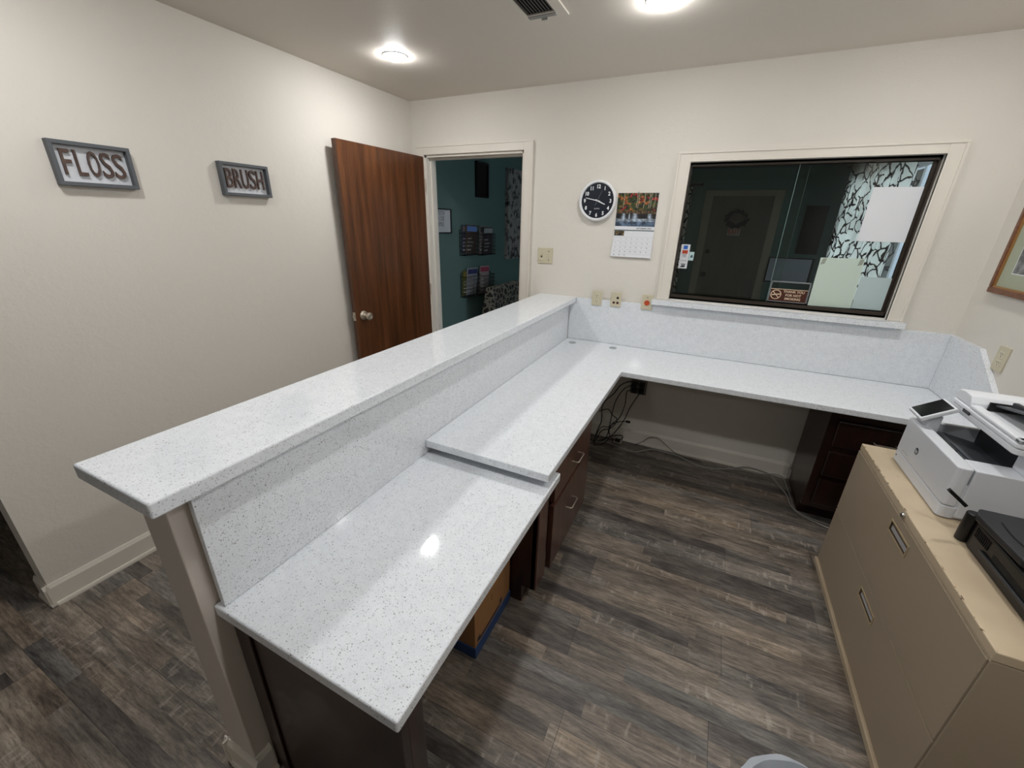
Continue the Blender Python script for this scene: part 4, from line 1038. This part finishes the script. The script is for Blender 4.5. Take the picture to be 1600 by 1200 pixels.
for s_ in (-1, 1): b.prism([(2.43, 1.605), (2.43+s_*0.03, 1.55), (2.43+s_*0.055, 1.56)], 'y', 3.250, 3.260)
obj('bow', b, BLACKP, o)

# curtains
def curtain(kind, a0, a1, z0, z1, c0, label, folds):
    b = MB(); nu, nv_ = folds*8, 10
    for j in range(nv_+1):
        for i in range(nu+1):
            t = i/nu; a = a0+(a1-a0)*t; z = z0+(z1-z0)*j/nv_
            off = 0.022*math.sin(t*folds*2*PI)+0.008*math.sin(t*folds*4.3+1)
            b.v.append((c0+off, a, z) if kind == 'x' else (a, c0+off, z))
    for j in range(nv_):
        for i in range(nu): k = j*(nu+1)+i; b.f.append((k, k+1, k+nu+2, k+nu+1)); b.mi.append(0)
    c = obj('curtain', b, CURTAIN, smooth=True); s2 = c.modifiers.new('thick', 'SOLIDIFY'); s2.thickness = 0.002
    return tag(c, label, 'curtain', 'lattice-patterned curtains')
curtain('x', 1.13, 2.98, 0.35, 2.19, 3.41, 'white curtain with black branching lattice over the bright side window', 9)
curtain('y', 1.66, 1.86, 0.35, 2.04, 3.24, 'narrow lattice curtain at the far left of the reception window view', 2)
tag(obj('curtain_rod', MB().cyl((3.41, 1.25, 2.20), (0, 1, 0), 0.011, 1.9, 16).cyl((3.41, 1.25, 2.2), (0, -1, 0), 0.02, 0.03, 16).cyl((3.41, 1.4, 2.2), (1, 0, 0), 0.006, 0.089, 10).cyl((3.41, 3.05, 2.2), (1, 0, 0), 0.006, 0.089, 10), BLACKP), 'black rod carrying the large lattice curtain', 'curtain rod')
tag(obj('curtain_rod', MB().cyl((1.5, 3.24, 2.055), (1, 0, 0), 0.010, 0.45, 16).cyl((1.95, 3.24, 2.055), (1, 0, 0), 0.018, 0.03, 16).cyl((1.9, 3.24, 2.055), (0, 1, 0), 0.006, 0.059, 10), BLACKP), 'black rod with a knob end over the narrow curtain by the exit door', 'curtain rod')
w2 = thing('window_2', 'bright side window of the waiting room behind the lattice curtain', 'window', (3.56, 1.9, VZ0)); w2['kind'] = 'structure'
b = MB(); b.box(3.53, 3.59, VY0, VY1, VZ0, VZ0+0.05); b.box(3.53, 3.59, VY0, VY1, VZ1-0.05, VZ1); b.box(3.53, 3.59, VY0, VY0+0.05, VZ0+0.05, VZ1-0.05); b.box(3.53, 3.59, VY1-0.05, VY1, VZ0+0.05, VZ1-0.05)
b.box(3.54, 3.58, VY0+0.05, VY1-0.05, 1.62, 1.66); b.box(3.54, 3.58, 1.36, 1.40, VZ0+0.05, VZ1-0.05); b.box(3.54, 3.58, 2.1, 2.14, VZ0+0.05, VZ1-0.05)
obj('window_frame', b, BLINDW, w2)
obj('glass_pane', MB().box(3.558, 3.562, VY0+0.05, VY1-0.05, VZ0+0.05, VZ1-0.05), CLEAR, w2)
# dark picture and grey panel on the far wall
o = thing('framed_print', 'dark narrow framed picture on the far wall beside the lattice curtain', 'picture', (3.26, 3.29, 1.27))
obj('frame', MB().box(3.14, 3.36, 3.275, 3.2995, 1.28, 1.82), BLACKP, o)
obj('print', MB().box(3.16, 3.34, 3.272, 3.2745, 1.30, 1.80), mat('dark_print', (22, 16, 16), 0.5), o)
o = thing('wall_screen', 'grey glossy screen low on the far wall, right of the glass overlap', 'screen', (3.1, 3.28, 0.98))
obj('screen_housing', MB().box(2.88, 3.36, 3.262, 3.2995, 0.93, 1.232), BLACKP, o, 0.004)
obj('screen_face', MB().box(2.895, 3.335, 3.259, 3.2615, 0.945, 1.220), DULLSCREEN, o)
